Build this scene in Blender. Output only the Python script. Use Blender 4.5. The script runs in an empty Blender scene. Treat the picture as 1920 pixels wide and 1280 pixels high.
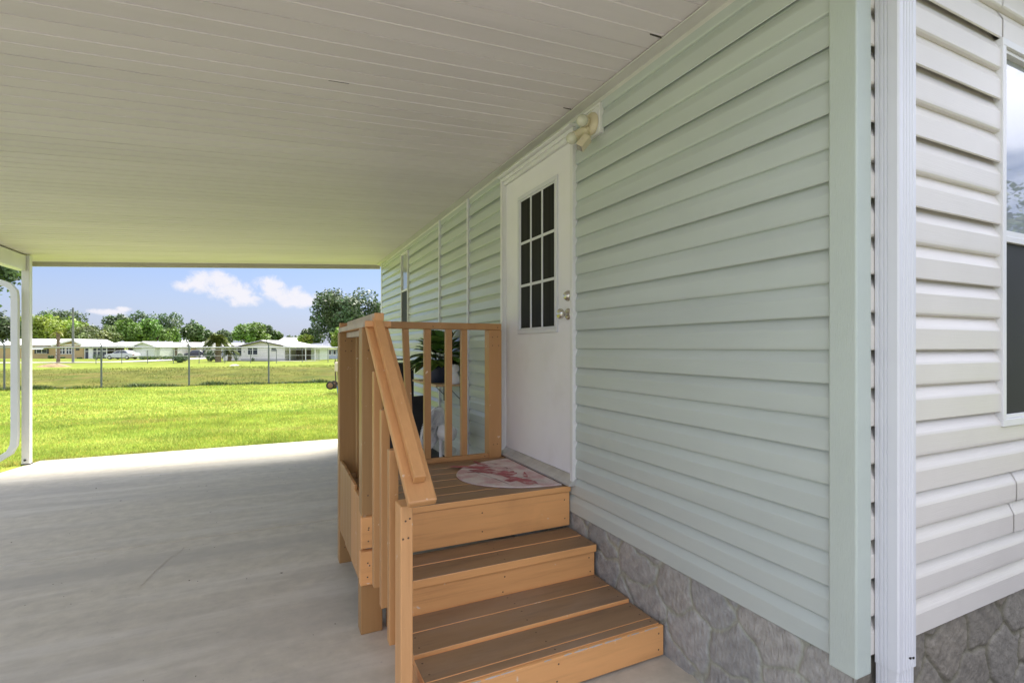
import bpy, bmesh, math, random
import numpy as np
from mathutils import Vector, Matrix
R = math.radians
random.seed(7); rng = np.random.default_rng(7)
sc = bpy.context.scene
COL = sc.collection

# ---------------------------------------------------------------- camera
F, CX, CY, H, D, YAW = 947., 960., 650.5, 1.32, 1.53, R(25.4)
SN, CS = math.sin(YAW), math.cos(YAW)
cd = bpy.data.cameras.new('camera'); cam = bpy.data.objects.new('camera', cd); COL.objects.link(cam)
cam.location = (-D, 0, H); cam.rotation_euler = (R(90), 0, -YAW)
cd.sensor_width = 36; cd.lens = F/1920*36; cd.shift_y = (CY-640)/1920
cd.clip_start = .05; cd.clip_end = 6000
sc.camera = cam

# ---------------------------------------------------------------- light
SUN_EL, SUN_AZ = R(56), R(38)          # azimuth clockwise from +Y
sv = Vector((math.cos(SUN_EL)*math.sin(SUN_AZ), math.cos(SUN_EL)*math.cos(SUN_AZ), math.sin(SUN_EL)))
sd = bpy.data.lights.new('sun', 'SUN'); sun = bpy.data.objects.new('sun', sd); COL.objects.link(sun)
sd.energy = 4.0; sd.angle = R(16); sd.color = (1, .945, .85)
sun.rotation_euler = sv.to_track_quat('Z', 'Y').to_euler()
sun.location = (0, 0, 30)
sc.view_settings.view_transform = 'Standard'; sc.view_settings.look = 'None'
sc.view_settings.exposure = 1.45; sc.view_settings.gamma = 1
sc.cycles.max_bounces = 8; sc.cycles.diffuse_bounces = 5
sc.cycles.sample_clamp_indirect = 8

def pxdir(px, py):
    u = (px-CX)/F; v = -(py-CY)/F
    return Vector((SN+u*CS, CS-u*SN, v))

W = bpy.data.worlds.new('World'); sc.world = W; W.use_nodes = True
nt = W.node_tree; nt.nodes.clear()
def N(t, **k):
    n = nt.nodes.new(t)
    for a, b in k.items(): setattr(n, a, b)
    return n
def math_n(op, a, b=None, c=None, clamp=False):
    n = N('ShaderNodeMath', operation=op); n.use_clamp = clamp
    for i, v in enumerate((a, b, c)):
        if v is None: continue
        if isinstance(v, (int, float)): n.inputs[i].default_value = v
        else: nt.links.new(v, n.inputs[i])
    return n.outputs[0]
out = N('ShaderNodeOutputWorld'); bg = N('ShaderNodeBackground')
nt.links.new(bg.outputs[0], out.inputs[0])
sky = N('ShaderNodeTexSky'); sky.sky_type = 'NISHITA'; sky.sun_disc = False
sky.sun_elevation = SUN_EL; sky.sun_rotation = SUN_AZ; sky.air_density = 1.0; sky.dust_density = .6; sky.ozone_density = 2.0
tc = N('ShaderNodeTexCoord'); sx = N('ShaderNodeSeparateXYZ'); nt.links.new(tc.outputs['Generated'], sx.inputs[0])
az = math_n('ARCTAN2', sx.outputs[0], sx.outputs[1]); el = math_n('ARCSINE', sx.outputs[2])
def blob(px, py, hw, hh):
    d = pxdir(px, py); a = math.atan2(d.x, d.y); e = math.atan2(d.z, math.hypot(d.x, d.y))
    k = 1/math.hypot(F, px-CX)
    sa, se = hw*k, hh*k
    q1 = math_n('POWER', math_n('ABSOLUTE', math_n('MULTIPLY', math_n('SUBTRACT', az, a), 1/sa)), 2)
    q2 = math_n('POWER', math_n('ABSOLUTE', math_n('MULTIPLY', math_n('SUBTRACT', el, e), 1/se)), 2)
    return math_n('SUBTRACT', 1, math_n('ADD', q1, q2))
m = None
for b in [(402,527,42,17),(372,538,38,12),(436,546,40,19),(458,562,36,12),(505,534,28,16),(530,552,42,16),(568,563,46,14),
          (606,560,26,11),(205,585,26,6),(235,580,14,5),(98,588,14,5),(630,572,22,10)]:
    o = blob(*b); m = o if m is None else math_n('MAXIMUM', m, o)
nz = N('ShaderNodeTexNoise'); nz.inputs['Scale'].default_value = 34; nz.inputs['Detail'].default_value = 10; nz.inputs['Roughness'].default_value = .68; nz.inputs['Distortion'].default_value = .25
nt.links.new(tc.outputs['Generated'], nz.inputs['Vector'])
f = math_n('ADD', m, math_n('MULTIPLY', math_n('SUBTRACT', nz.outputs[0], .5), 5.2))
mr = N('ShaderNodeMapRange', interpolation_type='SMOOTHSTEP'); nt.links.new(f, mr.inputs[0])
mr.inputs[1].default_value = -.6; mr.inputs[2].default_value = 1.1
# loose cumulus over the rest of the sky (mirrored in the window panes), made extra bright to add fill light
nz2 = N('ShaderNodeTexNoise'); nz2.inputs['Scale'].default_value = 3.1; nz2.inputs['Detail'].default_value = 8; nz2.inputs['Roughness'].default_value = .58
mp2 = N('ShaderNodeMapping'); mp2.inputs['Scale'].default_value = (1, 1, 2.6); mp2.inputs['Location'].default_value = (1.7, .2, .4)
nt.links.new(tc.outputs['Generated'], mp2.inputs[0]); nt.links.new(mp2.outputs[0], nz2.inputs['Vector'])
mr2 = N('ShaderNodeMapRange', interpolation_type='SMOOTHSTEP'); nt.links.new(nz2.outputs[0], mr2.inputs[0])
mr2.inputs[1].default_value = .40; mr2.inputs[2].default_value = .58
back = math_n('MULTIPLY', math_n('ADD', sx.outputs[1], -.75), -6, clamp=True)
c2 = math_n('MULTIPLY', math_n('MULTIPLY', mr2.outputs[0], back), math_n('MULTIPLY', math_n('ADD', el, -.12), 4.5, clamp=True))
veil = math_n('MULTIPLY', math_n('SUBTRACT', 1, math_n('MULTIPLY', el, 5.5, clamp=True)), .8)
cl = math_n('MULTIPLY', mr.outputs[0], .94)
tint = N('ShaderNodeMix', data_type='RGBA', blend_type='MULTIPLY'); tint.inputs[0].default_value = 1
nt.links.new(sky.outputs[0], tint.inputs[6]); tint.inputs[7].default_value = (.58, .60, .78, 1)
vl = N('ShaderNodeMix', data_type='RGBA'); nt.links.new(veil, vl.inputs[0]); nt.links.new(tint.outputs[2], vl.inputs[6]); vl.inputs[7].default_value = (2.75, 3.05, 4.1, 1)
mx = N('ShaderNodeMix', data_type='RGBA'); nt.links.new(cl, mx.inputs[0]); nt.links.new(vl.outputs[2], mx.inputs[6])
mx.inputs[7].default_value = (4.9, 4.8, 5.1, 1)
mx3 = N('ShaderNodeMix', data_type='RGBA'); nt.links.new(c2, mx3.inputs[0]); nt.links.new(mx.outputs[2], mx3.inputs[6]); mx3.inputs[7].default_value = (15.0, 15.2, 17.2, 1)
nt.links.new(mx3.outputs[2], bg.inputs[0]); bg.inputs[1].default_value = .07

# ---------------------------------------------------------------- materials
MATS = {}
def M(name, col, rough=.5, var=.08, scale=4, bump=0., bscale=80, metal=0., stretch=(1,1,1), patch=None, patch2=None, ior=1.5, bstretch=None, detail=5, attr=None, trans=0., patch3=None):
    if name in MATS: return MATS[name]
    m = bpy.data.materials.new(name); m.use_nodes = True; t = m.node_tree; b = t.nodes['Principled BSDF']
    b.inputs['Roughness'].default_value = rough; b.inputs['Metallic'].default_value = metal; b.inputs['IOR'].default_value = ior
    co = t.nodes.new('ShaderNodeTexCoord'); mp = t.nodes.new('ShaderNodeMapping'); mp.inputs['Scale'].default_value = stretch
    t.links.new(co.outputs['Object'], mp.inputs[0])
    n = t.nodes.new('ShaderNodeTexNoise'); n.inputs['Scale'].default_value = scale; n.inputs['Detail'].default_value = detail; n.inputs['Roughness'].default_value = .6
    t.links.new(mp.outputs[0], n.inputs['Vector'])
    r = t.nodes.new('ShaderNodeMapRange'); r.inputs[1].default_value = .3; r.inputs[2].default_value = .7
    t.links.new(n.outputs[0], r.inputs[0])
    mx = t.nodes.new('ShaderNodeMix'); mx.data_type = 'RGBA'; t.links.new(r.outputs[0], mx.inputs[0])
    mx.inputs[6].default_value = (*[c*(1-var) for c in col], 1); mx.inputs[7].default_value = (*[min(1, c*(1+var)) for c in col], 1)
    last = mx.outputs[2]
    for p in (patch, patch2, patch3):
        if not p: continue
        pc, ps, lo, hi, st = p[:5]; pst = p[5] if len(p) > 5 else (1,1,1)
        mpp = t.nodes.new('ShaderNodeMapping'); mpp.inputs['Scale'].default_value = pst; mpp.inputs['Location'].default_value = (ps*.37, 3.1, ps*.11)
        t.links.new(co.outputs['Object'], mpp.inputs[0])
        pn = t.nodes.new('ShaderNodeTexNoise'); pn.inputs['Scale'].default_value = ps; pn.inputs['Detail'].default_value = 6; pn.inputs['Roughness'].default_value = .62
        t.links.new(mpp.outputs[0], pn.inputs['Vector'])
        pr = t.nodes.new('ShaderNodeMapRange'); pr.inputs[1].default_value = lo; pr.inputs[2].default_value = hi; pr.inputs[4].default_value = st
        t.links.new(pn.outputs[0], pr.inputs[0])
        pm = t.nodes.new('ShaderNodeMix'); pm.data_type = 'RGBA'; t.links.new(pr.outputs[0], pm.inputs[0]); t.links.new(last, pm.inputs[6])
        pm.inputs[7].default_value = (*pc, 1); last = pm.outputs[2]
    if attr:
        an = t.nodes.new('ShaderNodeAttribute'); an.attribute_name = attr
        am = t.nodes.new('ShaderNodeMix'); am.data_type = 'RGBA'; am.blend_type = 'MULTIPLY'; am.inputs[0].default_value = 1
        t.links.new(last, am.inputs[6]); t.links.new(an.outputs['Color'], am.inputs[7]); last = am.outputs[2]
    t.links.new(last, b.inputs['Base Color'])
    if bump:
        mb = t.nodes.new('ShaderNodeMapping'); mb.inputs['Scale'].default_value = bstretch or stretch
        t.links.new(co.outputs['Object'], mb.inputs[0])
        bn = t.nodes.new('ShaderNodeTexNoise'); bn.inputs['Scale'].default_value = bscale; bn.inputs['Detail'].default_value = 6
        t.links.new(mb.outputs[0], bn.inputs['Vector'])
        bp = t.nodes.new('ShaderNodeBump'); bp.inputs['Strength'].default_value = 1; bp.inputs['Distance'].default_value = bump
        t.links.new(bn.outputs[0], bp.inputs['Height']); t.links.new(bp.outputs[0], b.inputs['Normal'])
    if trans:
        tr = t.nodes.new('ShaderNodeBsdfTranslucent'); t.links.new(last, tr.inputs[0])
        ms = t.nodes.new('ShaderNodeMixShader'); ms.inputs[0].default_value = trans
        o = t.nodes['Material Output']; t.links.new(b.outputs[0], ms.inputs[1]); t.links.new(tr.outputs[0], ms.inputs[2]); t.links.new(ms.outputs[0], o.inputs[0])
    MATS[name] = m; return m

m_sageA = M('sage_vinyl_siding', (.50,.55,.515), .27, .06, 1.2, .0004, 70, stretch=(1,.5,3), bstretch=(1,.12,6), patch=((.45,.48,.46),.9,.55,.8,.35), patch2=((.60,.61,.56),2.4,.62,.8,.35))
m_greyB = M('pale_grey_vinyl_siding', (.70,.67,.62), .34, .05, 1.5, .0005, 70, bstretch=(.12,1,6), patch=((.57,.54,.49),1.1,.55,.8,.3))
m_sagetrim = M('sage_corner_vinyl', (.50,.56,.51), .38, .04, 3, .0012, 60, bstretch=(8,8,.6))
m_white = M('white_painted_metal', (.74,.74,.73), .38, .04, 3, patch=((.5,.48,.44),5,.66,.8,.35))
m_whitev = M('white_vinyl', (.68,.69,.72), .35, .03, 3, patch=((.52,.52,.48),9,.68,.82,.5,(1,1,.2)))
m_door = M('white_door_paint', (.84,.83,.85), .42, .04, 1.5, .0004, 120, patch=((.56,.52,.47),2.2,.55,.85,.4))
m_glassdark = M('dark_door_glass', (.018,.018,.017), .5, .5, 3, stretch=(1,14,.3), ior=1.2)
m_screen = M('dark_insect_screen', (.016,.017,.02), .6, .2, 2, patch=((.05,.055,.06),7,.58,.8,.5))
m_skyglass = M('bright_reflective_glass', (.30,.33,.36), .015, .1, 2, ior=2.6)
m_chrome = M('satin_nickel', (.62,.59,.53), .22, .05, 3, metal=1)
m_alu = M('worn_aluminium', (.62,.62,.60), .4, .12, 12, metal=.6)
m_cream = M('cream_plastic', (.66,.59,.42), .42, .05, 6, patch=((.42,.30,.16),14,.6,.8,.4))
m_bulb = M('frosted_bulb_glass', (.62,.62,.50), .12, .03, 6)
m_lens = M('grey_sensor_lens', (.30,.27,.28), .2, .05, 4)
m_dark = M('dark_gap', (.02,.018,.015), .8, .2, 5)
PAINT = dict(rough=.45, var=.09, patch=((.78,.64,.50),22,.67,.70,.8))
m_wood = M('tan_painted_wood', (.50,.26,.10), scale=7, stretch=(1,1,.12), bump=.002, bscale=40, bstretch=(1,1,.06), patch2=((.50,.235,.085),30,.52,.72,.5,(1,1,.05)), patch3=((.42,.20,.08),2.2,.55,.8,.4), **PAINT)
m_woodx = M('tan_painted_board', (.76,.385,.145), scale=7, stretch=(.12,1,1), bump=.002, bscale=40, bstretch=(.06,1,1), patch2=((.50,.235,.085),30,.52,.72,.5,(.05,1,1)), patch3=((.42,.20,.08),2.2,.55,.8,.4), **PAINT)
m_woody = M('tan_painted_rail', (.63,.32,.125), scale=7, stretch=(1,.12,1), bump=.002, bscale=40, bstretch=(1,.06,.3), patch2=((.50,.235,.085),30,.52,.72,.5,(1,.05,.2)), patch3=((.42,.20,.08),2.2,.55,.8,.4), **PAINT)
m_woodb = M('darker_brown_post', (.36,.20,.075), scale=7, stretch=(1,1,.12), bump=.002, bscale=40, bstretch=(1,1,.06), patch2=((.27,.145,.05),30,.52,.72,.5,(1,1,.05)), **PAINT)  # darker, browner tone for left posts, leg, planks and side balusters
m_tread = M('worn_brown_tread', (.27,.168,.09), .5, .16, 9, .0018, 34, stretch=(.2,1,1), bstretch=(.06,1,1), patch=((.32,.25,.20),3.5,.5,.75,.55,(.4,1,1)), patch2=((.14,.095,.06),14,.55,.75,.6,(.12,1,1)), patch3=((.45,.38,.31),55,.72,.76,.8))
m_sheen_bare = M('sky_sheen_and_bare_wood', (.50,.43,.37), .7, .15, 8, .001, 40, bstretch=(1,.2,1), patch=((.28,.16,.09),14,.6,.7,.7))  # pale sky sheen painted on the rail sides; bare wood at the chips
m_ceil = M('off_white_roof_panel', (.72,.67,.685), .5, .04, 2.2, .0007, 26, stretch=(.25,1,1), bstretch=(.1,1,1), patch=((.61,.565,.56),2.0,.48,.72,.3,(.22,3,1)), patch2=((.78,.72,.74),5,.55,.75,.5,(.15,3,1)), attr='tint')
m_conc = M('worn_concrete', (.50,.46,.375), .62, .13, 11, .0012, 55, bstretch=(.5,1,1), patch=((.385,.36,.31),1.3,.44,.68,.7,(.28,2.4,1)), patch2=((.62,.59,.52),2.6,.5,.72,.7,(.3,2.2,1)), patch3=((.30,.28,.255),38,.66,.72,.55))
m_joint = M('concrete_joint', (.10,.09,.08), .9, .2, 20)
m_black = M('black_fabric', (.012,.012,.016), .6, .3, 12, .001, 120)
m_pot = M('slate_blue_pot', (.022,.032,.055), .35, .1, 4)
m_leaf = M('glossy_house_plant_leaf', (.085,.19,.04), .3, .3, 9, attr='tint', trans=.15)
m_shelf = M('raw_pine_shelf', (.52,.36,.20), .55, .15, 6, .001, 40, stretch=(4,1,1))
m_fan = M('white_fan_plastic', (.74,.75,.80), .35, .03, 3)
m_ceramic = M('white_ceramic', (.70,.70,.72), .2, .05, 4)
m_grid = M('galvanised_wire', (.42,.43,.44), .45, .1, 4, metal=.7)
m_wire = M('dull_fence_wire', (.16,.18,.15), .6)
m_post = M('weathered_galvanised_post', (.13,.145,.15), .5, .15, 3, metal=.3)

# ---------------------------------------------------------------- mesh helpers
ORG = {}
class MB:
    def __init__(s): s.v = []; s.f = []; s.mi = []; s.cur = 0
    def add(s, vs, fs):
        o = len(s.v); s.v += [tuple(v) for v in vs]
        s.f += [tuple(i+o for i in f) for f in fs]; s.mi += [s.cur]*len(fs); return s
    def box(s, x0, x1, y0, y1, z0, z1):
        v = [(x,y,z) for z in (z0,z1) for y in (y0,y1) for x in (x0,x1)]
        return s.add(v, [(0,2,3,1),(4,5,7,6),(0,1,5,4),(2,6,7,3),(0,4,6,2),(1,3,7,5)])
    def obox(s, a, b, w, h, up=(0,0,1)):
        """board from a to b, w across, h along up"""
        a, b = Vector(a), Vector(b); d = (b-a).normalized(); up = Vector(up)
        sd_ = d.cross(up).normalized(); u = sd_.cross(d).normalized()
        v = [p+sd_*i*w/2+u*j*h/2 for p in (a,b) for j in (-1,1) for i in (-1,1)]
        return s.add(v, [(0,1,3,2),(4,6,7,5),(0,4,5,1),(2,3,7,6),(0,2,6,4),(1,5,7,3)])
    def tube(s, pts, r, n=8, cap=True):
        pts = [Vector(p) for p in pts]; rs = r if isinstance(r, (list,tuple)) else [r]*len(pts)
        o = len(s.v); t0 = None
        for i, p in enumerate(pts):
            t = (pts[min(i+1,len(pts)-1)]-pts[max(i-1,0)]).normalized()
            if t0 is None: a = t.orthogonal().normalized()
            else: a = (a - t*a.dot(t)).normalized()
            t0 = t; b = t.cross(a)
            for k in range(n):
                q = 2*math.pi*k/n; s.v.append(tuple(p+(a*math.cos(q)+b*math.sin(q))*rs[i]))
        for i in range(len(pts)-1):
            for k in range(n):
                s.f.append((o+i*n+k, o+i*n+(k+1)%n, o+(i+1)*n+(k+1)%n, o+(i+1)*n+k)); s.mi.append(s.cur)
        if cap:
            s.f.append(tuple(o+k for k in range(n))[::-1]); s.f.append(tuple(o+(len(pts)-1)*n+k for k in range(n))); s.mi += [s.cur]*2
        return s
    def lathe(s, prof, c, axis=(0,0,1), n=20):
        """prof: (r, h) along axis from c"""
        ax = Vector(axis).normalized(); a = ax.orthogonal().normalized(); b = ax.cross(a); c = Vector(c); o = len(s.v)
        for r, h in prof:
            for k in range(n):
                q = 2*math.pi*k/n; s.v.append(tuple(c+ax*h+(a*math.cos(q)+b*math.sin(q))*max(r,1e-4)))
        for i in range(len(prof)-1):
            for k in range(n):
                s.f.append((o+i*n+k, o+i*n+(k+1)%n, o+(i+1)*n+(k+1)%n, o+(i+1)*n+k)); s.mi.append(s.cur)
        return s
    def prism(s, poly, fn, t0, t1):
        """poly of 2D points, fn(u,v,t)->xyz"""
        n = len(poly); vs = [fn(u,v,t0) for u,v in poly]+[fn(u,v,t1) for u,v in poly]
        return s.add(vs, [tuple(range(n))[::-1], tuple(range(n,2*n))]+[(i,(i+1)%n,(i+1)%n+n,i+n) for i in range(n)])
    def build(s, name, mat, parent=None, smooth=False, bevel=0, local=False, fix=True):
        me = bpy.data.meshes.new(name); o = bpy.data.objects.new(name, me); COL.objects.link(o)
        L = Vector((0,0,0))
        if parent is not None:
            if not local: L = ORG.get(parent.name, Vector((0,0,0)))
            o.parent = parent
        ORG[o.name] = L
        me.from_pydata([(v[0]-L.x, v[1]-L.y, v[2]-L.z) for v in s.v], [], s.f)
        if fix:
            bm = bmesh.new(); bm.from_mesh(me); bmesh.ops.recalc_face_normals(bm, faces=bm.faces); bm.to_mesh(me); bm.free()
        for mm in (mat if isinstance(mat, (list,tuple)) else [mat]): me.materials.append(mm)
        if len(me.materials) > 1: me.polygons.foreach_set('material_index', s.mi)
        if smooth:
            me.polygons.foreach_set('use_smooth', [True]*len(me.polygons))
            try: me.set_sharp_from_angle(angle=R(40))
            except Exception: pass
        if bevel:
            b = o.modifiers.new('bevel', 'BEVEL'); b.width = bevel; b.segments = 2; b.limit_method = 'ANGLE'
        me.update(); return o
def tag(o, label, cat, group=None):
    o['label'] = label; o['category'] = cat
    if group: o['group'] = group
    return o
def thing(name, label, cat, loc=(0,0,0), rz=0, group=None):
    o = bpy.data.objects.new(name, None); COL.objects.link(o); o.location = loc; o.rotation_euler = (0,0,rz)
    o.empty_display_size = .2; ORG[o.name] = Vector(loc)
    return tag(o, label, cat, group)
def struct(o, kind='structure'): o['kind'] = kind; return o
def npmesh(name, V, Fc, mat, parent=None, tint=None, smooth=False):
    """V (n,3), Fc (m,k) local coordinates"""
    me = bpy.data.meshes.new(name); n, k = Fc.shape
    me.vertices.add(len(V)); me.vertices.foreach_set('co', np.asarray(V, np.float32).ravel())
    me.loops.add(n*k); me.loops.foreach_set('vertex_index', Fc.astype(np.int32).ravel())
    me.polygons.add(n); me.polygons.foreach_set('loop_start', np.arange(0, n*k, k, dtype=np.int32))
    me.polygons.foreach_set('loop_total', np.full(n, k, np.int32)); 
    if smooth: me.polygons.foreach_set('use_smooth', np.ones(n, bool))
    me.update(calc_edges=True); me.validate()
    if tint is not None:
        a = me.color_attributes.new('tint', 'FLOAT_COLOR', 'POINT')
        c = np.ones((len(V),4), np.float32); c[:,:3] = tint; a.data.foreach_set('color', c.ravel())
    me.materials.append(mat)
    o = bpy.data.objects.new(name, me); COL.objects.link(o)
    if parent is not None: o.parent = parent; ORG[o.name] = ORG.get(parent.name, Vector((0,0,0)))
    return o

# ---------------------------------------------------------------- ground
NF = (.0988, .9951)
def gz(x, y):
    u = np.asarray(x)*NF[0]+np.asarray(y)*NF[1]
    return np.interp(u, [-100,7.4,19.6,20.9,22.5,24,27,30,34,37.5,40,45,62,76,110,400,4000],
                     [-.04,-.04,-.05,-.07,-.55,-.95,-1.12,-.95,-.42,-.08,-.02,-.08,-.38,-.6,-.62,-.8,-.9])
def nrand(x, y, s, seed=0):
    x = np.asarray(x)*s+seed*3.7; y = np.asarray(y)*s-seed*1.9
    return (np.sin(x*1.3+np.sin(y*1.7+seed))+np.sin(y*1.1-np.cos(x*1.9))+np.sin((x+y)*.83+1.3*seed))/3
def axis_pts(lo, a, b, hi, step):
    mid = np.arange(a, b+1e-6, step)
    left = a-np.geomspace(step, a-lo, 26); right = b+np.geomspace(step, hi-b, 26)
    return np.concatenate([left[::-1], mid, right])
xs = axis_pts(-3500, -50, 30, 3500, .8); ys = axis_pts(-1500, 6, 62, 4500, .5)
GX, GY = np.meshgrid(xs, ys)
GZ = gz(GX, GY) + nrand(GX, GY, .7)*.05*np.clip((GY-20)/6, 0, 1) + nrand(GX, GY, 1.9, 2)*.03*np.clip((GY-22)/4, 0, 1)*np.clip((60-GY)/10, 0, 1)
V = np.stack([GX.ravel(), GY.ravel(), GZ.ravel()], 1)
ny, nx = GX.shape; idx = np.arange(ny*nx).reshape(ny, nx)
Fc = np.stack([idx[:-1,:-1].ravel(), idx[:-1,1:].ravel(), idx[1:,1:].ravel(), idx[1:,:-1].ravel()], 1)
m_lawn = M('mown_lawn', ior=1.12, col=(.20,.255,.045), rough=.9, var=.3, scale=.9, bump=.02, bscale=9, patch=((.29,.27,.075),.55,.5,.72,.75,(.6,1.6,1)), patch2=((.12,.20,.025),2.6,.5,.72,.7), attr='tint')
m_lawn_blade = M('grass_blade', (.265,.34,.055), .6, .3, 1.6, ior=1.3, patch=((.36,.32,.10),.8,.5,.7,.7,(.5,1.8,1)), patch2=((.17,.29,.05),.45,.5,.7,.7), attr='tint', trans=.42)
U = GX*NF[0]+GY*NF[1]; bk_ = np.interp(U, [20.5,21.3,37,40,60,4000],[0,1,1,.35,.5,.5]); mo_ = np.clip(.5+.4*nrand(GX,GY*2.2,1.1,7)+.35*nrand(GX*1.3,GY*3,2.7,3),0,1)
TG = np.stack([1.12-bk_*(.74-.36*mo_), 1.12-bk_*(.74-.18*mo_), 1-bk_*(.50-.25*mo_)],-1).reshape(-1,3)
struct(npmesh('ground', V, Fc, m_lawn, tint=TG, smooth=True))

# concrete slab with its expansion joint
sl = MB()
sl.box(-4.50, .02, -2.6, 4.085, -.12, 0); sl.prism([(.02,4.093),(.02,7.66),(-3.97,7.66),(-4.02,7.46),(-4.48,5.8),(-4.50,4.093)], lambda u,v,t: (u,v,t), -.12, 0)
pass
so = struct(sl.build('concrete_slab', m_conc, bevel=.006))
# shaped corner by the post
me = so.data
for v in me.vertices:
    pass
jt = MB(); jt.box(-4.28, .02, 4.080, 4.098, -.11, -.006); o = struct(jt.build('slab_joint', m_joint))
# hairline cracks
ck = MB()
for (x0, y0, x1, y1) in [(-2.05,3.95,-2.2,3.4),(-2.62,2.2,-2.74,2.05)]:
    p = Vector((x0,y0)); q = Vector((x1,y1)); L = 12; prev = None; w = .004
    for i in range(L):
        t = i/(L-1); a = p.lerp(q, t)+Vector((random.uniform(-.012,.012), random.uniform(-.012,.012)))
        if prev is not None: ck.add([(prev.x-w/2,prev.y,.0022),(prev.x+w/2,prev.y,.0022),(a.x+w/2,a.y,.0022),(a.x-w/2,a.y,.0022)],[(0,1,2,3)])
        prev = a
mu = MB(); mu.prism([(.024,.9),(.024,-2.2),(7,-2.2),(7,.9)], lambda u,v,t: (u,v,t), -.1, -.012)
sd2 = MB(); sd2.box(-24,-5.6,-14,6.2,-.12,-.014); struct(sd2.build('added_side_ground', M('grey_bounce_ground',(.27,.265,.265),.8,.1,2,.003,50)))  # unseen ground added left of the carport to bounce neutral light
ap = MB(); ap.box(-4.6,12,-14,-2.605,-.12,-.012); struct(ap.build('driveway', M('added_dark_asphalt',(.07,.068,.065),.85,.2,6,.004,80)))  # unseen dark asphalt added behind the camera to cut bounce
struct(mu.build('added_mulch_bed', M('added_dark_mulch',(.075,.055,.042),.95,.4,30,.02,60)))  # unseen dark bed added so less light bounces onto the grey wall
struct(ck.build('slab_crack', M('crack_stain',(.41,.37,.31),.9,.2,20)))
# litter specks on the slab
lt = MB()
for i in range(260):
    x = random.uniform(-3.9,-.1); y = random.uniform(1.4,6.5); r = random.choice([.003,.003,.004,.004,.005,.006,.009]); a = random.uniform(0,6.3); e = random.uniform(.25,.9)
    if x > -1.2 and y > 1.6: continue
    pts = [(x+r*math.cos(a)*math.cos(k)-r*e*math.sin(a)*math.sin(k), y+r*math.sin(a)*math.cos(k)+r*e*math.cos(a)*math.sin(k), .0045+random.random()*.003) for k in [i_*math.pi/3 for i_ in range(6)]]
    lt.cur = 0 if random.random() < .62 else 1
    lt.add(pts, [tuple(range(6))])
o = lt.build('leaf_litter', [M('brown_litter',(.05,.04,.03),.9), M('pale_grit',(.6,.58,.54),.9)]); struct(o, 'stuff')
tag(o, 'tiny specks of dry leaf litter and grit on the concrete slab', 'litter')

# ---------------------------------------------------------------- lawn blades
def pxw(X, Y):
    dx, dy = X+D, Y; dep = dx*SN+dy*CS; return CX+F*(dx*CS-dy*SN)/dep, dep
def blades(n, y0, y1, x0, x1, h0, h1, w):
    X = rng.uniform(x0, x1, n); Y = y0+(y1-y0)*rng.random(n)**1.25
    px, dep = pxw(X, Y); k = (px > -60) & (px < 740); X, Y = X[k], Y[k]
    dens = .5+.5*nrand(X, Y, 3.1, 1); k = rng.random(len(X)) < (.45+.55*dens); X, Y = X[k], Y[k]; n = len(X)
    Z = gz(X, Y)-.005; h = rng.uniform(h0, h1, n)*(1+.35*nrand(X, Y, 1.4, 4)); a = rng.uniform(0, 2*np.pi, n)
    ww = w*rng.uniform(.6,1.3,n); lx = rng.normal(0,.45,n)*h; ly = rng.normal(0,.45,n)*h
    A = np.stack([X-np.cos(a)*ww, Y-np.sin(a)*ww, Z],1); B = np.stack([X+np.cos(a)*ww, Y+np.sin(a)*ww, Z],1); C = np.stack([X+lx, Y+ly, Z+h],1)
    V = np.stack([A,B,C],1).reshape(-1,3); c = np.clip(rng.normal(1,.2,n),.5,1.6); yel = rng.random(n) < .1
    T = np.stack([c*np.where(yel,1.9,1), c*np.where(yel,1.25,1), c*np.where(yel,1.6,1)],1); T = np.repeat(T,3,0)
    return V, T
Vs, Ts = zip(blades(170000, 7.68, 12, -8, .3, .025, .055, .0035), blades(130000, 11, 21, -13, 1.5, .03, .06, .008), blades(7000, 7.63, 7.82, -4.3, .2, .03, .085, .004),
             blades(9000, 6.2, 7.7, -5.6, -4.22, .03, .07, .004), blades(60000, 20.9, 40, -27, 7, .04, .10, .014))
Ts = list(Ts); Ts[4] = Ts[4]*np.array([.44,.42,.42]); Ts[0] = Ts[0]*1.15; Ts[1] = Ts[1]*1.15
V = np.concatenate(Vs); T = np.concatenate(Ts)
o = npmesh('grass', V, np.arange(len(V)).reshape(-1,3), m_lawn_blade, tint=T); struct(o, 'stuff')
tag(o, 'short bright green grass with yellow patches growing beyond the slab', 'grass')
# rank weeds along the fence foot
def weeds(n):
    X = rng.uniform(-10.5, 1.5, n); keep = (nrand(X*1.0, 0*X, 1.6, 5) > -.05) | (rng.random(n) < .18); X = X[keep]; n = len(X)
    Y = (20.95-X*NF[0]/NF[1]) + rng.normal(0,.13,n); Z = gz(X,Y)-.02
    h = rng.uniform(.04,.13,n)*(1.1+.9*nrand(X,0*X,2.7,3)); a = rng.uniform(0,6.3,n); ww = rng.uniform(.012,.03,n)
    lx = rng.normal(0,.5,n)*h; ly = rng.normal(0,.4,n)*h
    A = np.stack([X-np.cos(a)*ww, Y-np.sin(a)*ww, Z],1); B = np.stack([X+np.cos(a)*ww, Y+np.sin(a)*ww, Z],1); C = np.stack([X+lx, Y+ly, Z+np.abs(h)],1)
    T = np.repeat(np.clip(rng.normal(1,.35,(n,1)),.4,2)*np.ones((1,3)),3,0)
    return np.stack([A,B,C],1).reshape(-1,3), T
V, T = weeds(5500)
o = npmesh('weeds', V, np.arange(len(V)).reshape(-1,3), M('dark_weed',(.08,.125,.03),.6,.3,2,attr='tint'), tint=T); struct(o, 'stuff')
tag(o, 'dark ragged weeds growing along the foot of the nearer wire fence', 'weeds')

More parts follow.
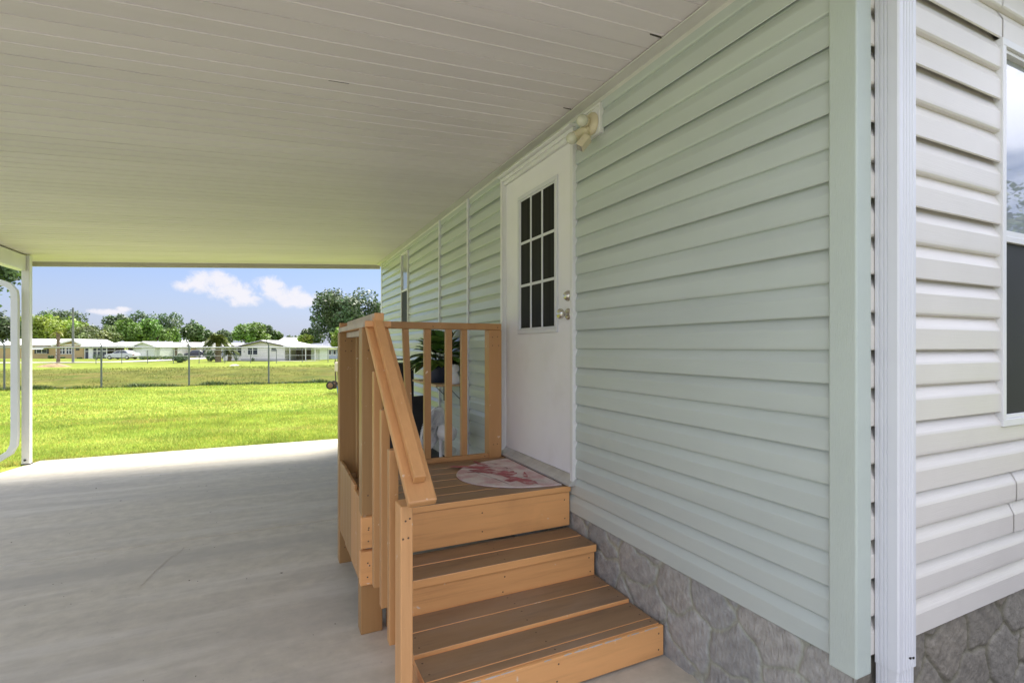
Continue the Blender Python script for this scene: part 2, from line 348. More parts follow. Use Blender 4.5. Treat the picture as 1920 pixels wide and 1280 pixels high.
# ---------------------------------------------------------------- house
house = thing('mobile_home', 'sage green and pale grey vinyl sided home with stone skirting and white door', 'house', (0,.905,0))
XW, YW, YE, XE = 0., .905, 7.87, 5.2
def clip(prof, z0, z1):
    out = []
    for (a, b) in zip(prof[:-1], prof[1:]):
        lo, hi = (a, b) if a[1] <= b[1] else (b, a)
        if hi[1] < z0 or lo[1] > z1: continue
        if lo[1] >= z0 and hi[1] <= z1:
            if not out or out[-1] != a: out.append(a)
            out.append(b); continue
        if a[1] > b[1]: continue
        def at(z):
            t = 0 if hi[1] == lo[1] else (z-lo[1])/(hi[1]-lo[1]); return (lo[0]+(hi[0]-lo[0])*t, z)
        p = at(max(lo[1], z0)); q = at(min(hi[1], z1))
        if not out or out[-1] != p: out.append(p)
        out.append(q)
    return out
def siding(mb, which, a0, a1, z0, z1, zb, lap, off=0., step=.22, wob=.0008):
    k = 0
    while zb+k*lap < z1:
        b = zb+k*lap; q = .012+wob
        if k % 2 == 0: prof = [(.0125,b+.008),(.0138,b+.0005),(.0165,b+.004),(.0168,b+.60*lap),(.0150,b+.67*lap),(.0045,b+lap-.004),(.0035,b+lap+.001)]
        else: prof = [(.0035,b-.001),(.0135,b+.001),(.0160,b+.006),(.0166,b+.014),(.0168,b+.60*lap),(.0150,b+.67*lap),(.0040,b+lap-.006),(.0002,b+lap+.014)]
        prof = clip([(o_*(1.42 if which == 'B' else 1.05), z_) for o_, z_ in prof], z0, z1); k += 1
        if len(prof) < 2: continue
        n = max(2, int(abs(a1-a0)/step)+1); vs = []; fs = []
        for i in range(n):
            a = a0+(a1-a0)*i/(n-1); w = wob*nrand(a*2.3, k*1.7, 1.0, 2 if which == 'A' else 5)
            for (o_, z) in prof:
                oo = o_+off+w; vs.append((-oo, a, z+w*.8) if which == 'A' else (a, YW-oo, z+w*.8))
        m_ = len(prof)
        for i in range(n-1):
            for j in range(m_-1): fs.append((i*m_+j, (i+1)*m_+j, (i+1)*m_+j+1, i*m_+j+1))
        mb.add(vs, fs)
LA, ZA = .1016, .396
DY0, DY1, DZ0, DZ1 = 2.374, 3.345, .575, 2.53          # door opening incl. frame
WY0, WY1, WZ0, WZ1 = 6.138, 6.49, 1.545, 2.51
side = MB()
siding(side, 'A', .93, DY0, ZA, 2.60, ZA, LA)
siding(side, 'A', DY0, DY1, DZ1, 2.60, ZA, LA); siding(side, 'A', DY0, DY1, ZA, DZ0, ZA, LA)
siding(side, 'A', DY1, WY0, ZA, 2.60, ZA, LA)
siding(side, 'A', WY0, WY1, ZA, WZ0, ZA, LA); siding(side, 'A', WY0, WY1, WZ1, 2.60, ZA, LA)
siding(side, 'A', WY1, YE-.02, ZA, 2.60, ZA, LA)
side.box(-.014, .03, .93, YE-.02, 2.601, 2.75); side.box(.004,.03,.93,DY0,.39,2.6); side.box(.004,.03,DY1,YE,.39,2.6)
o = side.build('side_wall', m_sageA, house, fix=False); o['label'] = 'sage green lapped siding'
LB, ZB = .1115, .418
WX0, WZB0, WZB1 = .824, 1.035, 2.425
front = MB()
SPL = .862
siding(front, 'B', .02, WX0, ZB, 2.7, ZB, LB)
siding(front, 'B', WX0, 1.9, ZB, WZB0, ZB, LB, .0); siding(front, 'B', WX0, 1.9, WZB1, 2.7, ZB, LB)
siding(front, 'B', 1.9, XE-.05, ZB, 2.7, ZB, LB)
# lapped panel ends (a second panel lying over the first)
for (x0, zk) in [(.835,18),(.835,19),(.915,2),(.938,3)]:
    sub = MB(); siding(front, 'B', x0, x0+.9, ZB+zk*LB-.003, ZB+(zk+1)*LB-.004, ZB+(zk % 2)*0, LB, .0022) if (x0+.9 < 2 and (zk < 5)) or zk > 17 else None
front.box(.004,WX0,YW+.002,YW+.03,.40,2.7); front.box(1.9,XE-.02,YW+.002,YW+.03,.40,2.7)
o = front.build('front_wall', m_greyB, house, fix=False); o['label'] = 'pale grey lapped siding'
# hidden sides
hb = MB(); hb.box(.05, XE, YE-.03, YE, 0, 2.75); hb.box(XE-.03, XE, YW+.05, YE-.031, 0, 2.75)
hb.box(.05,.08,YW+.05,YE-.031,.05,2.74); hb.box(.081,XE-.031,YW+.05,YW+.08,.05,2.74)
hb.build('rear_wall', m_greyB, house)
# soffit, roof and gutter
rf = MB(); ridge = 2.6
rf.prism([(-.02,2.76),(XE+.3,2.76),(XE+.3,2.84),(ridge,3.35),(-.02,2.84)], lambda u,v,t: (u,t,v), YW-.10, YE+.3)
rf.build('roof', M('pale_metal_roof',(.6,.6,.6),.4), house)
# corner post
cp = MB()
cp.prism([(-.029,.877),(.043,.877),(.043,.91),(.03,.91),(.03,.93),(-.001,.93),(-.001,.958),(-.029,.958)], lambda u,v,t: (u,v,t), .372, 2.76)
cp.build('corner_trim', m_sagetrim, house, bevel=.005)
cp = MB(); cp.prism([(-.021,YE-.05),(-.001,YE-.05),(-.001,YE-.001),(.03,YE-.001),(.03,YE+.018),(-.021,YE+.018)], lambda u,v,t: (u,v,t), .372, 2.6)
cp.build('corner_trim', m_whitev, house, bevel=.004)
# vertical seam strips
for y in (4.863, 4.051):
    st = MB(); st.box(-.030, .0, y-.016, y+.016, .40, 2.585); s_ = st.build('seam_strip', m_whitev, house, bevel=.003)
# stone skirting, real relief
def stone(which, a0, a1, z0, z1, res, seed):
    r2 = np.random.default_rng(seed); na = int((a1-a0)/res); nz = int((z1-z0)/res)
    A, Z = np.meshgrid(np.linspace(a0,a1,na), np.linspace(z0,z1,nz))
    pts = []
    nrow = 3; cw = .26; rh = (z1-z0)/nrow*1.02
    for j in range(-1, nrow+1):
        for i in range(-1, int((a1-a0)/cw)+2):
            pts.append((a0+(i+.5*(j%2)+r2.uniform(-.3,.3))*cw, z0+(j+.5+r2.uniform(-.28,.28))*rh))
    P = np.array(pts)
    wa = A+.012*np.sin(Z*31+A*9)+.006*np.sin(A*53); wz = Z+.012*np.sin(A*27+2)+.006*np.sin(A*61+Z*20)
    d = np.stack([np.hypot((wa-p[0])*.95, wz-p[1]) for p in P], 0)
    order = np.argsort(d, 0); d1 = np.take_along_axis(d, order[:1], 0)[0]; d2 = np.take_along_axis(d, order[1:2], 0)[0]; own = order[0]
    e = (d2-d1)*.5
    joint = np.clip((e-.0045)/.0045, 0, 1); dome = np.clip(e/.035, 0, 1)**.5
    nsm = (np.sin(A*170+np.sin(Z*120)*2+own*3)*np.sin(Z*210+A*40+own)+np.sin(A*75+Z*95+own*1.7))*.5
    rid = np.sin((A*np.cos(own*1.1)+Z*np.sin(own*1.1))*190+3*np.sin(A*40+Z*33+own))
    h = joint*(.005+.0045*dome)+(nsm*.0012+rid*.0006)*joint+r2.normal(0,.0003,A.shape)
    h = np.where(joint < 1, h+.0015*(1-joint), h)
    tone = r2.uniform(.88,1.12,len(P))[own]; warm = r2.uniform(-.06,.06,len(P))[own]
    k = joint[...,None]
    st_c = np.stack([tone*(1+warm*.5), tone, tone*(1-warm*.6)], -1)*(1+.10*nsm[...,None])
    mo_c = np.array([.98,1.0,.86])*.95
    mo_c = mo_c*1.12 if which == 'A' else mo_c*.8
    T = st_c*k+mo_c*(1-k)
    if which == 'A': Vv = np.stack([.012-h-.012, A, Z], -1)
    else: Vv = np.stack([A, YW+.012-h-.012, Z], -1)
    idx = np.arange(nz*na).reshape(nz,na)
    Fc = np.stack([idx[:-1,:-1].ravel(), idx[:-1,1:].ravel(), idx[1:,1:].ravel(), idx[1:,:-1].ravel()],1)
    L = np.array(house.location)
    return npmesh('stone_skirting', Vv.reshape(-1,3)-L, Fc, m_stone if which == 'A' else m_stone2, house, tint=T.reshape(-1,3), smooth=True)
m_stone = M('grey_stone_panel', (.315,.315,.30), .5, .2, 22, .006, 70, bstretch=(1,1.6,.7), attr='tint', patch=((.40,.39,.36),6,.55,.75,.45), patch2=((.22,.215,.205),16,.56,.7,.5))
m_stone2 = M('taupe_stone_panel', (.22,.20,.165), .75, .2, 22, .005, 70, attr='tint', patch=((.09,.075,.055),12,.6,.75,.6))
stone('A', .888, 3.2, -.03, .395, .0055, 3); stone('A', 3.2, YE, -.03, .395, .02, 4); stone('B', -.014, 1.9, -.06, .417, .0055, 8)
sb = MB(); sb.box(.5+.0, XE, YW+.004, YW+.02, -.1, .42); sb.box(.006,.02,.92,YE,-.05,.41); sb.build('skirting_backing', m_stone2, house)
# z-fighting guard: backing sits behind the relief

# downspout (ribbed) on the front wall
dsp = MB()
def ribbed(x0, x1, y0, y1):
    pts = []
    def run(p, q, nrm, ribs):
        for (t0, t1) in ribs:
            a = Vector(p).lerp(Vector(q), t0); b = Vector(p).lerp(Vector(q), t1); n_ = Vector(nrm)*.0032
            pts.extend([tuple(a), tuple(a.lerp(b,.28)+n_), tuple(a.lerp(b,.72)+n_), tuple(b)])
    pts.append((x0,y1)); run((x0,y1),(x0,y0),(1,0),[(.12,.22),(.30,.40),(.46,.56)]); pts.append((x0,y0+.004)); pts.append((x0+.004,y0))
    run((x0,y0),(x1,y0),(0,1),[(.22,.32),(.38,.48),(.54,.64),(.70,.80)]); pts.append((x1-.004,y0)); pts.append((x1,y0+.004)); pts.append((x1,y1))
    return pts
dsp.prism(ribbed(.063,.153,.817,.8795), lambda u,v,t: (u,v,t), .40, 2.62)
dsp.prism(ribbed(.067,.149,.821,.879), lambda u,v,t: (u,v,t), .0, .41)
dsp.tube([(.105,.85,2.6),(.105,.83,2.68),(.105,.75,2.76)], .036, 8)
d_ = dsp.build('downspout', m_whitev, house)
for (x, z) in ((.137,.427),(.122,.43)): sr = MB(); sr.lathe([(0,-.004),(.004,-.003),(.004,.001)], (x,.819,z), (0,1,0), 8); sr.build('rivet', m_dark, d_)
gt = MB(); gt.prism([(YW-.22,2.84),(YW-.21,2.76),(YW-.11,2.74),(YW-.105,2.84)], lambda u,v,t: (t,u,v), -.05, XE+.3); gt.build('gutter', m_whitev, house)

# door
door = MB(); door.box(-.004, .03, 2.398, 3.318, .603, 2.482)
dr = door.build('door', m_door, house, bevel=.003)
# glass insert moulding
GY0, GY1, GZ0, GZ1 = 2.576, 3.103, 1.408, 2.338
fr = MB()
def frame_yz(mb, x0, x1, y0, y1, z0, z1, w):
    mb.box(x0,x1,y0,y1,z0,z0+w); mb.box(x0,x1,y0,y1,z1-w,z1); mb.box(x0,x1,y0,y0+w,z0+w,z1-w); mb.box(x0,x1,y1-w,y1,z0+w,z1-w)
frame_yz(fr, -.0165, -.003, GY0, GY1, GZ0, GZ1, .026)
frame_yz(fr, -.0115, -.003, GY0+.0262, GY1-.0262, GZ0+.0262, GZ1-.0262, .012)
fr.build('glass_moulding', m_whitev, dr, bevel=.003)
gy0, gy1, gz0, gz1 = GY0+.036, GY1-.036, GZ0+.036, GZ1-.036
g = MB(); g.box(-.0065, -.0045, gy0, gy1, gz0, gz1); g.build('glass_pane', m_glassdark, dr)
for i in (1, 2):
    y = gy0+(gy1-gy0)*i/3; b = MB(); b.box(-.0125,-.006,y-.009,y+.009,gz0,gz1); b.build('glazing_bar', m_whitev, dr, bevel=.003)
    z = gz0+(gz1-gz0)*i/3; b = MB(); b.box(-.0110,-.006,gy0,gy1,z-.009,z+.009); b.build('glazing_bar', m_whitev, dr, bevel=.003)
kb = MB(); kb.lathe([(0,0),(.033,0),(.033,.004),(.028,.009),(.013,.012),(.012,.032),(.020,.036),(.029,.046),(.030,.056),(.024,.066),(.012,.070),(0,.070)], (-.0045,2.463,1.508), (-1,0,0), 24)
kb.build('door_knob', m_chrome, dr, smooth=True)
kb = MB(); kb.lathe([(0,0),(.031,0),(.031,.006),(.026,.013),(.021,.022),(.017,.024),(0,.024)], (-.0045,2.463,1.612), (-1,0,0), 24); kb.box(-.030,-.028,2.460,2.466,1.606,1.618)
kb.build('deadbolt', m_chrome, dr, smooth=True)
for z in (.78,1.55,2.3):
    hg = MB(); hg.tube([(-.010,3.322,z-.045),(-.010,3.322,z+.045)], .006, 8); hg.build('hinge', m_chrome, dr)
df = MB()
for (x0,x1,y0,y1,z0,z1) in [(-.036,-.004,2.368,2.398,.575,2.532),(-.036,-.004,3.318,3.346,.575,2.532),(-.036,-.004,2.398,3.318,2.508,2.532),(-.022,.01,2.398,3.318,2.484,2.508)]: df.box(x0,x1,y0,y1,z0,z1)
df.box(-.020,.0,2.3985,2.4045,.603,2.483); df.box(-.020,.0,3.3115,3.3175,.603,2.483)
df.box(-.004,.04,2.37,2.398,.575,2.53); df.box(-.004,.04,3.318,3.345,.575,2.53)
df.build('door_frame', m_white, house, bevel=.002)
dh = MB(); dh.prism([(-.006,2.533),(-.060,2.536),(-.062,2.542),(-.006,2.556)], lambda u,v,t: (u,t,v), 2.362, 3.35); dh.build('drip_cap', m_white, house)
th = MB(); th.prism([(-.062,.556),(-.062,.566),(-.03,.582),(-.004,.602),(.03,.602),(.03,.556)], lambda u,v,t: (u,t,v), 2.366, 3.348); th.build('threshold', m_alu, house)

# far window on the side wall
wf = MB(); frame_yz(wf, -.034, .0, WY0, WY1, WZ0, WZ1, .022); wf.box(-.030,.0,WY0+.022,WY1-.022,2.02,2.045)
wn = wf.build('window', m_white, house, bevel=.002); wn['label'] = 'narrow window near the far end of the sage wall'
g = MB(); g.box(-.018,-.014,WY0+.022,WY1-.022,2.045,WZ1-.022); g.build('upper_pane', m_skyglass, wn)
g = MB(); g.box(-.022,-.018,WY0+.022,WY1-.022,WZ0+.022,2.02); g.build('insect_screen', m_screen, wn)
# front window
wf = MB()
def frame_xz(mb, y0, y1, x0, x1, z0, z1, w):
    mb.box(x0,x1,y0,y1,z0,z0+w); mb.box(x0,x1,y0,y1,z1-w,z1); mb.box(x0,x0+w,y0,y1,z0+w,z1-w); mb.box(x1-w,x1,y0,y1,z0+w,z1-w)
frame_xz(wf, YW-.030, YW+.01, WX0, 1.9, WZB0, WZB1, .026)
frame_xz(wf, YW-.020, YW+.01, WX0+.0262, 1.9-.0262, WZB0+.0262, WZB1-.0262, .014)
wf.box(WX0+.041,1.9-.041,YW-.024,YW+.01,1.700,1.722); wf.box(WX0+.041,1.9-.041,YW-.016,YW+.01,1.7225,1.745)
wn = wf.build('window', m_white, house, bevel=.002); wn['label'] = 'double hung window on the pale grey front wall'
g = MB(); g.box(WX0+.04,1.86,YW-.002,YW+.002,1.745,WZB1-.04); g.build('upper_pane', m_skyglass, wn)
g = MB(); g.box(WX0+.04,1.86,YW-.012,YW-.009,WZB0+.04,1.70); g.build('insect_screen', m_screen, wn)

# ---------------------------------------------------------------- carport
cpt = thing('carport', 'off white ribbed carport roof on a white post beside the home', 'carport', (-4.07,7.48,0))
RX0, RX1, RY0, RY1 = -4.20, -.001, .50, 8.03
def rz_(x): return 2.604+(x-0)*.0600
V, Fc, T = [], [], []; step = .1005
def quad(p, t):
    o_ = len(V); V.extend(p); Fc.append((o_,o_+1,o_+2,o_+3)); T.extend([t]*4)
y = RY0; k = 0
while y < RY1-.001:
    y1 = min(y+step, RY1); t = 1+.025*math.sin((k//3)*2.3)+random.uniform(-.01,.01); t = (t,t*.997,t*.985)
    g0 = .0032
    def P(x, yy, dz): return (x, yy, rz_(x)+dz)
    xa, xb = RX0, RX1
    seg = [(y,0),(y+.002,-.0030),(y+.005,-.0030),(y+.007,0),(y1,0)] if k % 3 else [(y,0),(y+.0002,.003),(y+.0016,.003),(y+.0018,-.0022),(y+.008,-.0022),(y+.012,0),(y1,0)]
    for (ya,da),(yb,db) in zip(seg[:-1], seg[1:]): quad([P(xa,ya,da),P(xb,ya,da),P(xb,yb,db),P(xa,yb,db)], t)
    y = y1; k += 1
V = np.array(V)-np.array(cpt.location)
npmesh('roof_ceiling', V, np.array(Fc), m_ceil, cpt, tint=np.array(T)).name = 'roof_underside'
r_ = MB(); r_.prism([(RX0,rz_(RX0)+.010),(RX1,rz_(RX1)+.010),(RX1,rz_(RX1)+.085),(RX0,rz_(RX0)+.085)], lambda u,v,t: (u,t,v), RY0, RY1)
r_.build('roof_panel', m_white, cpt)
e_ = MB()
for (ya, yb) in ((RY1,RY1+.035),(RY0-.03,RY0)):
    e_ = MB(); e_.prism([(RX0-.12,rz_(RX0)-.062),(RX1,rz_(RX1)-.062),(RX1,rz_(RX1)+.09),(RX0-.12,rz_(RX0)+.09)], lambda u,v,t: (u,t,v), ya, yb); e_.build('end_fascia', M('greige_fascia',(.42,.39,.34),.5,.08,3), cpt, bevel=.003)
w_ = MB(); w_.prism([(-.078,rz_(-.078)-.004),(-.078,rz_(-.078)-.010),(-.018,2.590),(-.018,2.570),(-.0,2.570),(-.0,2.602)], lambda u,v,t: (u,t,v), .93, RY1-.03)
w_.build('wall_trim', M('dusty_white_trim',(.60,.59,.55),.45,.07,3), cpt, bevel=.0015)
y = 1.3
while y < 7.9: rv = MB(); rv.lathe([(.004,-.001),(.003,.003),(0,.004)], (-.055,y,rz_(-.055)-.007), (0,0,-1), 8); rv.build('screw', m_dark, cpt); y += .305
# dark open seams near the wall
ds_ = MB()
for (x0, y) in ((-.14,1.616),(-.13,2.311)): ds_ = MB(); ds_.box(x0,-.08,y,y+.0025,rz_(x0)-.005,rz_(x0)+.002); ds_.build('open_seam', M('dark_seam',(.10,.09,.08),.8,.2,20), cpt)
for (x0,x1,y) in ((-1.30,-1.21,2.42),): ds_ = MB(); ds_.prism([(x0,rz_(x0)-.0024),(x1,rz_(x1)-.0024),(x1,rz_(x1)+.003),(x0,rz_(x0)+.003)], lambda u,v,t: (u,t,v), y, y+.0015)
ds_.build('open_seam', M('dark_seam',(.10,.09,.08),.8,.2,20), cpt)
bm_ = MB(); bm_.box(-4.12,-4.022,RY0-.03,7.53,2.178,2.345); bm_.build('side_beam', m_white, cpt, bevel=.004)
gt = MB(); gt.prism([(-4.32,2.36),(-4.31,2.27),(-4.21,2.25),(-4.178,2.25),(-4.178,2.36)], lambda u,v,t: (u,t,v), RY0-.03, RY1+.034); gt.build('gutter', m_whitev, cpt)
for (yp) in (7.45, .62):
    ps = MB(); ps.box(-4.063,-3.992,yp,yp+.078,0,2.1779); ps.box(-4.0215,-3.992,yp,yp+.078,2.178,2.355); p_ = ps.build('post', m_white, cpt, bevel=.005)
    bk = MB(); bk.box(-4.066,-3.989,yp-.004,yp+.082,0,.012); bk.lathe([(0,-.012),(.012,-.012),(.012,0),(0,0)],(-4.03,yp-.001,.055),(0,1,0),6); bk.build('bolt_plate', m_dark, p_)
dn = MB(); X_ = -4.155; Yp = 7.40
def rect_tube(mb, pts, w, h):
    pts = [Vector(p) for p in pts]; o_ = len(mb.v)
    for i, p in enumerate(pts):
        t = (pts[min(i+1,len(pts)-1)]-pts[max(i-1,0)]).normalized(); b = Vector((0,1,0)); a = t.cross(b).normalized()
        for (i_, j_) in ((-1,-1),(1,-1),(1,1),(-1,1)): mb.v.append(tuple(p+a*i_*w/2+b*j_*h/2))
    for i in range(len(pts)-1):
        for k in range(4): mb.f.append((o_+i*4+k,o_+i*4+(k+1)%4,o_+(i+1)*4+(k+1)%4,o_+(i+1)*4+k)); mb.mi.append(0)
path = [(a+.062,b,c) for a,b,c in [(-4.62,Yp,2.04),(-4.42,Yp,2.045),(-4.30,Yp,2.035),(-4.21,Yp,2.0),(-4.165,Yp,1.94),(-4.158,Yp,1.86),(-4.158,Yp,.36),(-4.165,Yp,.24),(-4.20,Yp,.16),(-4.28,Yp,.10),(-4.42,Yp,.06),(-4.62,Yp,.03)]]
rect_tube(dn, path, .062, .06); dn.build('downspout', m_whitev, cpt, bevel=.004)

# ---------------------------------------------------------------- porch steps
st = thing('porch_steps', 'tan painted wooden porch steps with handrail and worn brown treads', 'steps', (-.57,2.80,0))
m_nail = M('rusty_nail_head',(.13,.08,.05),.5,.2,20,metal=.4)
def wb(name, mat, *b, bev=.004, par=st, lab=None):
    m_ = MB(); m_.box(*b)
    if name in ('riser','rim_board','step_fascia','post','bottom_rail','back_rail'):
        x0,x1,y0,y1,z0,z1 = b; m_.cur = 1; wide = (x1-x0) > (z1-z0)
        spots = [(x0+(x1-x0)*f, z0+(z1-z0)*g) for f in ((.03,.49,.97) if x1-x0 > .5 else (.3,.72)) for g in ((.25,.75) if z1-z0 > .08 else (.5,))] if wide else [(x0+(x1-x0)*f, z) for f in (.3,.7) for z in (z1-.05, z1-.11, z0+.09)]
        for (x, z) in spots:
            x += random.uniform(-.006,.006); z += random.uniform(-.006,.006); m_.add([(x+.0038*math.cos(k*math.pi/4), y0-.0007, z+.0038*math.sin(k*math.pi/4)) for k in range(8)], [tuple(range(8))])
        m_.cur = 0; mat = [mat, m_nail]
    o_ = m_.build(name, mat, par, bevel=bev)
    if lab: o_['label'] = lab
    return o_
DT = .547
# deck boards run along X; front edge tan nosing
ys_ = [2.405,2.545,2.685,2.825,2.965,3.105,3.245,3.37]
for i in range(len(ys_)-1):
    m_ = MB(); m_.box(-1.10, -.022, ys_[i]+.0025, ys_[i+1]-.0025, DT-.032, DT); b_ = m_.build('deck_board', [m_tread, m_woodx], st, bevel=.004)
    for p in b_.data.polygons:
        if abs(p.normal.z) < .5: p.material_index = 1
m_nail = M('rusty_nail_head',(.13,.08,.05),.5,.2,20,metal=.4)
def nails(mb, x0, x1, y0, y1, z):
    for fx in (.03,.5,.97):
        for fy in (.25,.75):
            if y1-y0 < .08 and fy > .5: continue
            cx = x0+(x1-x0)*fx+random.uniform(-.008,.008); cy = y0+(y1-y0)*(fy if y1-y0 > .08 else .5); o_ = [(cx+.0042*math.cos(q),cy+.0042*math.sin(q),z+.0008) for q in [k*math.pi/4 for k in range(8)]]
            mb.cur = 2; mb.add(o_, [tuple(range(8))]); mb.cur = 0
def tread(name, y0, y1, x0, x1, z0, z1):
    m_ = MB(); m_.box(x0,x1,y0,y1,z0,z1); nails(m_, x0, x1, y0, y1, z1); b_ = m_.build(name, [m_tread, m_woodx, m_nail], st, bevel=.004)
    for p in b_.data.polygons:
        if abs(p.normal.z) < .5: p.material_index = 1
    return b_
wb('riser', m_woodx, -1.06,-.024,2.418,2.445,.324,DT-.034)           # under deck
wb('deck_joist', m_woodx, -1.05,-.03,3.33,3.365,.33,DT-.034)
tread('tread', 2.30,2.432,-1.035,-.024,.272,.310); tread('tread', 2.158,2.296,-1.035,-.024,.270,.309)
tread('tread', 2.05,2.150,-1.035,-.024,.108,.147) if False else None
wb('riser', m_woodx, -1.035,-.024,2.176,2.205,.13,.268)
tread('tread', 2.045,2.172,-1.045,-.026,.108,.150); tread('tread', 1.893,2.041,-1.045,-.026,.108,.150)
tread('tread', 1.742,1.889,-1.045,-.026,.098,.136); tread('tread', 1.692,1.738,-1.045,-.026,.096,.137)
wb('riser', m_woodx, -1.045,-.026,1.686,1.712,.012,.0955)
# front fascia of the bottom step rises flush to the tread top
ch_ = MB(); x = -1.03
while x < -.06:
    L = random.uniform(.01,.07); w0 = random.uniform(.001,.0045)
    if random.random() < .72: ch_.add([(x,1.6668,.1365-random.uniform(.001,.004)),(x+L*.3,1.6667,.1365-w0*1.2),(x+L,1.6668,.1350),(x+L,1.6695,.13665),(x+L*.5,1.670+w0,.13668),(x,1.6690,.13665)], [(0,1,2,3,4,5)])
    x += L+random.uniform(.0,.03)
chip_mb = ch_
sf_ = wb('step_fascia', m_woodx, -1.048,-.022,1.668,1.6855,.010,.136); chip_mb.build('chipped_edge', m_sheen_bare, sf_, fix=False)
# stringers
for x in (-1.04,-.55,-.07):
    m_ = MB(); m_.prism([(2.43,.0),(2.43,.26),(2.20,.26),(2.18,.095),(1.72,.095),(1.72,0)], lambda u,v,t: (t,u,v), x, x+.035); m_.build('stringer', m_woody, st)
# rim boards: front-left corner stack
wb('rim_board', m_woodx, -1.163,-1.052,2.375,2.408,.398,.540); wb('rim_board', m_woodx, -1.168,-1.048,2.368,2.408,.232,.386)
# left side skirt of upright planks
for i in range(7):
    y0 = 2.412+i*.118
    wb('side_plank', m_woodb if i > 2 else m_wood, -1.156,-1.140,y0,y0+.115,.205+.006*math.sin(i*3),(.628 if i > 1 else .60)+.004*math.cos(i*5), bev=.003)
wb('deck_joist', m_woody, -1.139,-1.10,2.41,3.36,.40,.5395)
# legs and posts
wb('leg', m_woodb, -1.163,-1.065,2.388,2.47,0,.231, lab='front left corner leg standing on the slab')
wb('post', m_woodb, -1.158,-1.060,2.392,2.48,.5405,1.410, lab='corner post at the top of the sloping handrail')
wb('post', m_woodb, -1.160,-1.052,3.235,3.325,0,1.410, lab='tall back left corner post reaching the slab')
wb('post', m_wood, -.163,-.068,3.25,3.335,DT,1.4395, lab='back right post beside the door')
wb('post', M('lighter_painted_post',(.68,.36,.15),scale=7,stretch=(1,1,.12),bump=.002,bscale=40,bstretch=(1,1,.06),patch2=((.50,.235,.085),30,.52,.72,.5,(1,1,.05)),**PAINT), -1.127,-1.083,1.752,1.842,0,.765, lab='post at the foot of the sloping handrail')
wb('leg', m_wood, -.16,-.075,3.24,3.33,0,.5)
# back rail
wb('back_rail', m_wood, -1.04,-.068,3.252,3.334,1.440,1.484, lab='level top rail at the back of the landing')
wb('bottom_rail', m_wood, -1.055,-.164,3.255,3.293,DT+.001,.578)
for i, (x0, x1) in enumerate([(-.757,-.718),(-.621,-.577),(-.473,-.430),(-.362,-.321),(-.93,-.89)]):
    m_ = MB(); tl = .03 if i == 0 else 0
    m_.prism([(x0-tl*.3,1.4395),(x1-tl*.3,1.4395),(x1+tl,.5785),(x0+tl,.5785)], lambda u,v,t: (u,t,v), 3.258, 3.296); m_.build('baluster', m_wood, st, bevel=.003)
# left side rail: flat cap, strip on top, sub rail
wb('side_rail_cap', m_woody, -1.152,-1.035,2.335,3.33,1.4105,1.439)
wb('side_rail_cap_edge', m_sheen_bare, -1.1545,-1.1522,2.345,3.325,1.412,1.4375, bev=.0, lab='outer edge of the rail cap with painted pale sky sheen')
wb('rail_strip', m_woody, -1.112,-1.070,2.325,3.24,1.4395,1.475)
wb('rail_strip_edge', m_sheen_bare, -1.1145,-1.1122,2.335,3.23,1.441,1.473, bev=.0, lab='side of the strip with painted pale sky sheen')
wb('rail_stop', m_wood, -1.15,-1.04,3.29,3.33,1.4395,1.470)
wb('sub_rail', m_sheen_bare, -1.118,-1.080,2.482,3.234,1.378,1.4075, bev=.002, lab='lower side rail with painted pale sky sheen')
for i in range(5):
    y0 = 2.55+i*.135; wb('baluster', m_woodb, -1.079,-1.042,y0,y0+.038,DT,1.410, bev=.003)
# sloping handrail
ts, te = Vector((-1.096,2.39,1.425)), Vector((-1.072,1.665,.792)); n_up = (te-ts).cross(Vector((1,0,0))).normalized()
if n_up.z < 0: n_up = -n_up
m_ = MB(); m_.obox(ts, te, .100, .031, up=n_up); o_ = m_.build('handrail', m_woody, st, bevel=.007); o_['label'] = 'wide sloping handrail board'
m_ = MB(); m_.obox(ts+n_up*.037+Vector((.0,.0,0)), ts.lerp(te,.925)+n_up*.037, .040, .037, up=n_up); m_.build('handrail_strip', m_woody, o_, bevel=.003)
# stair balusters hang outside
for (y0, zb) in ((2.055,.30),(1.905,.235),(2.22,.31)):
    zt = .765+(y0-1.68)*.872-.0
    wb('baluster', m_wood, -1.142,-1.108,y0-.04,y0,zb-.01,zt-.02, bev=.003)

# ---------------------------------------------------------------- doormat
mat_t = thing('doormat', 'off white half oval doormat with faded red bird print', 'doormat', (-.1,2.8,DT))
cm, ry, rx = 2.795, .36, .47
pl = [(-.075-rx*math.sin(a), cm-ry*math.cos(a)*1.0) for a in np.linspace(0, math.pi, 40)]
pl = [(-.068,2.43)]+[(min(x,-.068), y) for x,y in pl]+[(-.068,3.16)]
m_ = MB(); m_.prism(pl, lambda u,v,t: (u,v,t), DT+.0008, DT+.0095)
m_mat = M('faded_mat_cloth', (.60,.52,.49), .9, .08, 9, .002, 160, patch=((.50,.27,.27),8,.46,.62,.75))
m_.build('mat_cloth', m_mat, mat_t, bevel=.003)
m_red = M('faded_red_print', (.36,.10,.11), .9, .3, 18, .002, 160, patch=((.52,.40,.37),14,.5,.64,.85))
m_brn = M('faded_brown_print', (.27,.17,.16), .9, .2, 18, patch=((.5,.45,.42),22,.45,.6,.8))
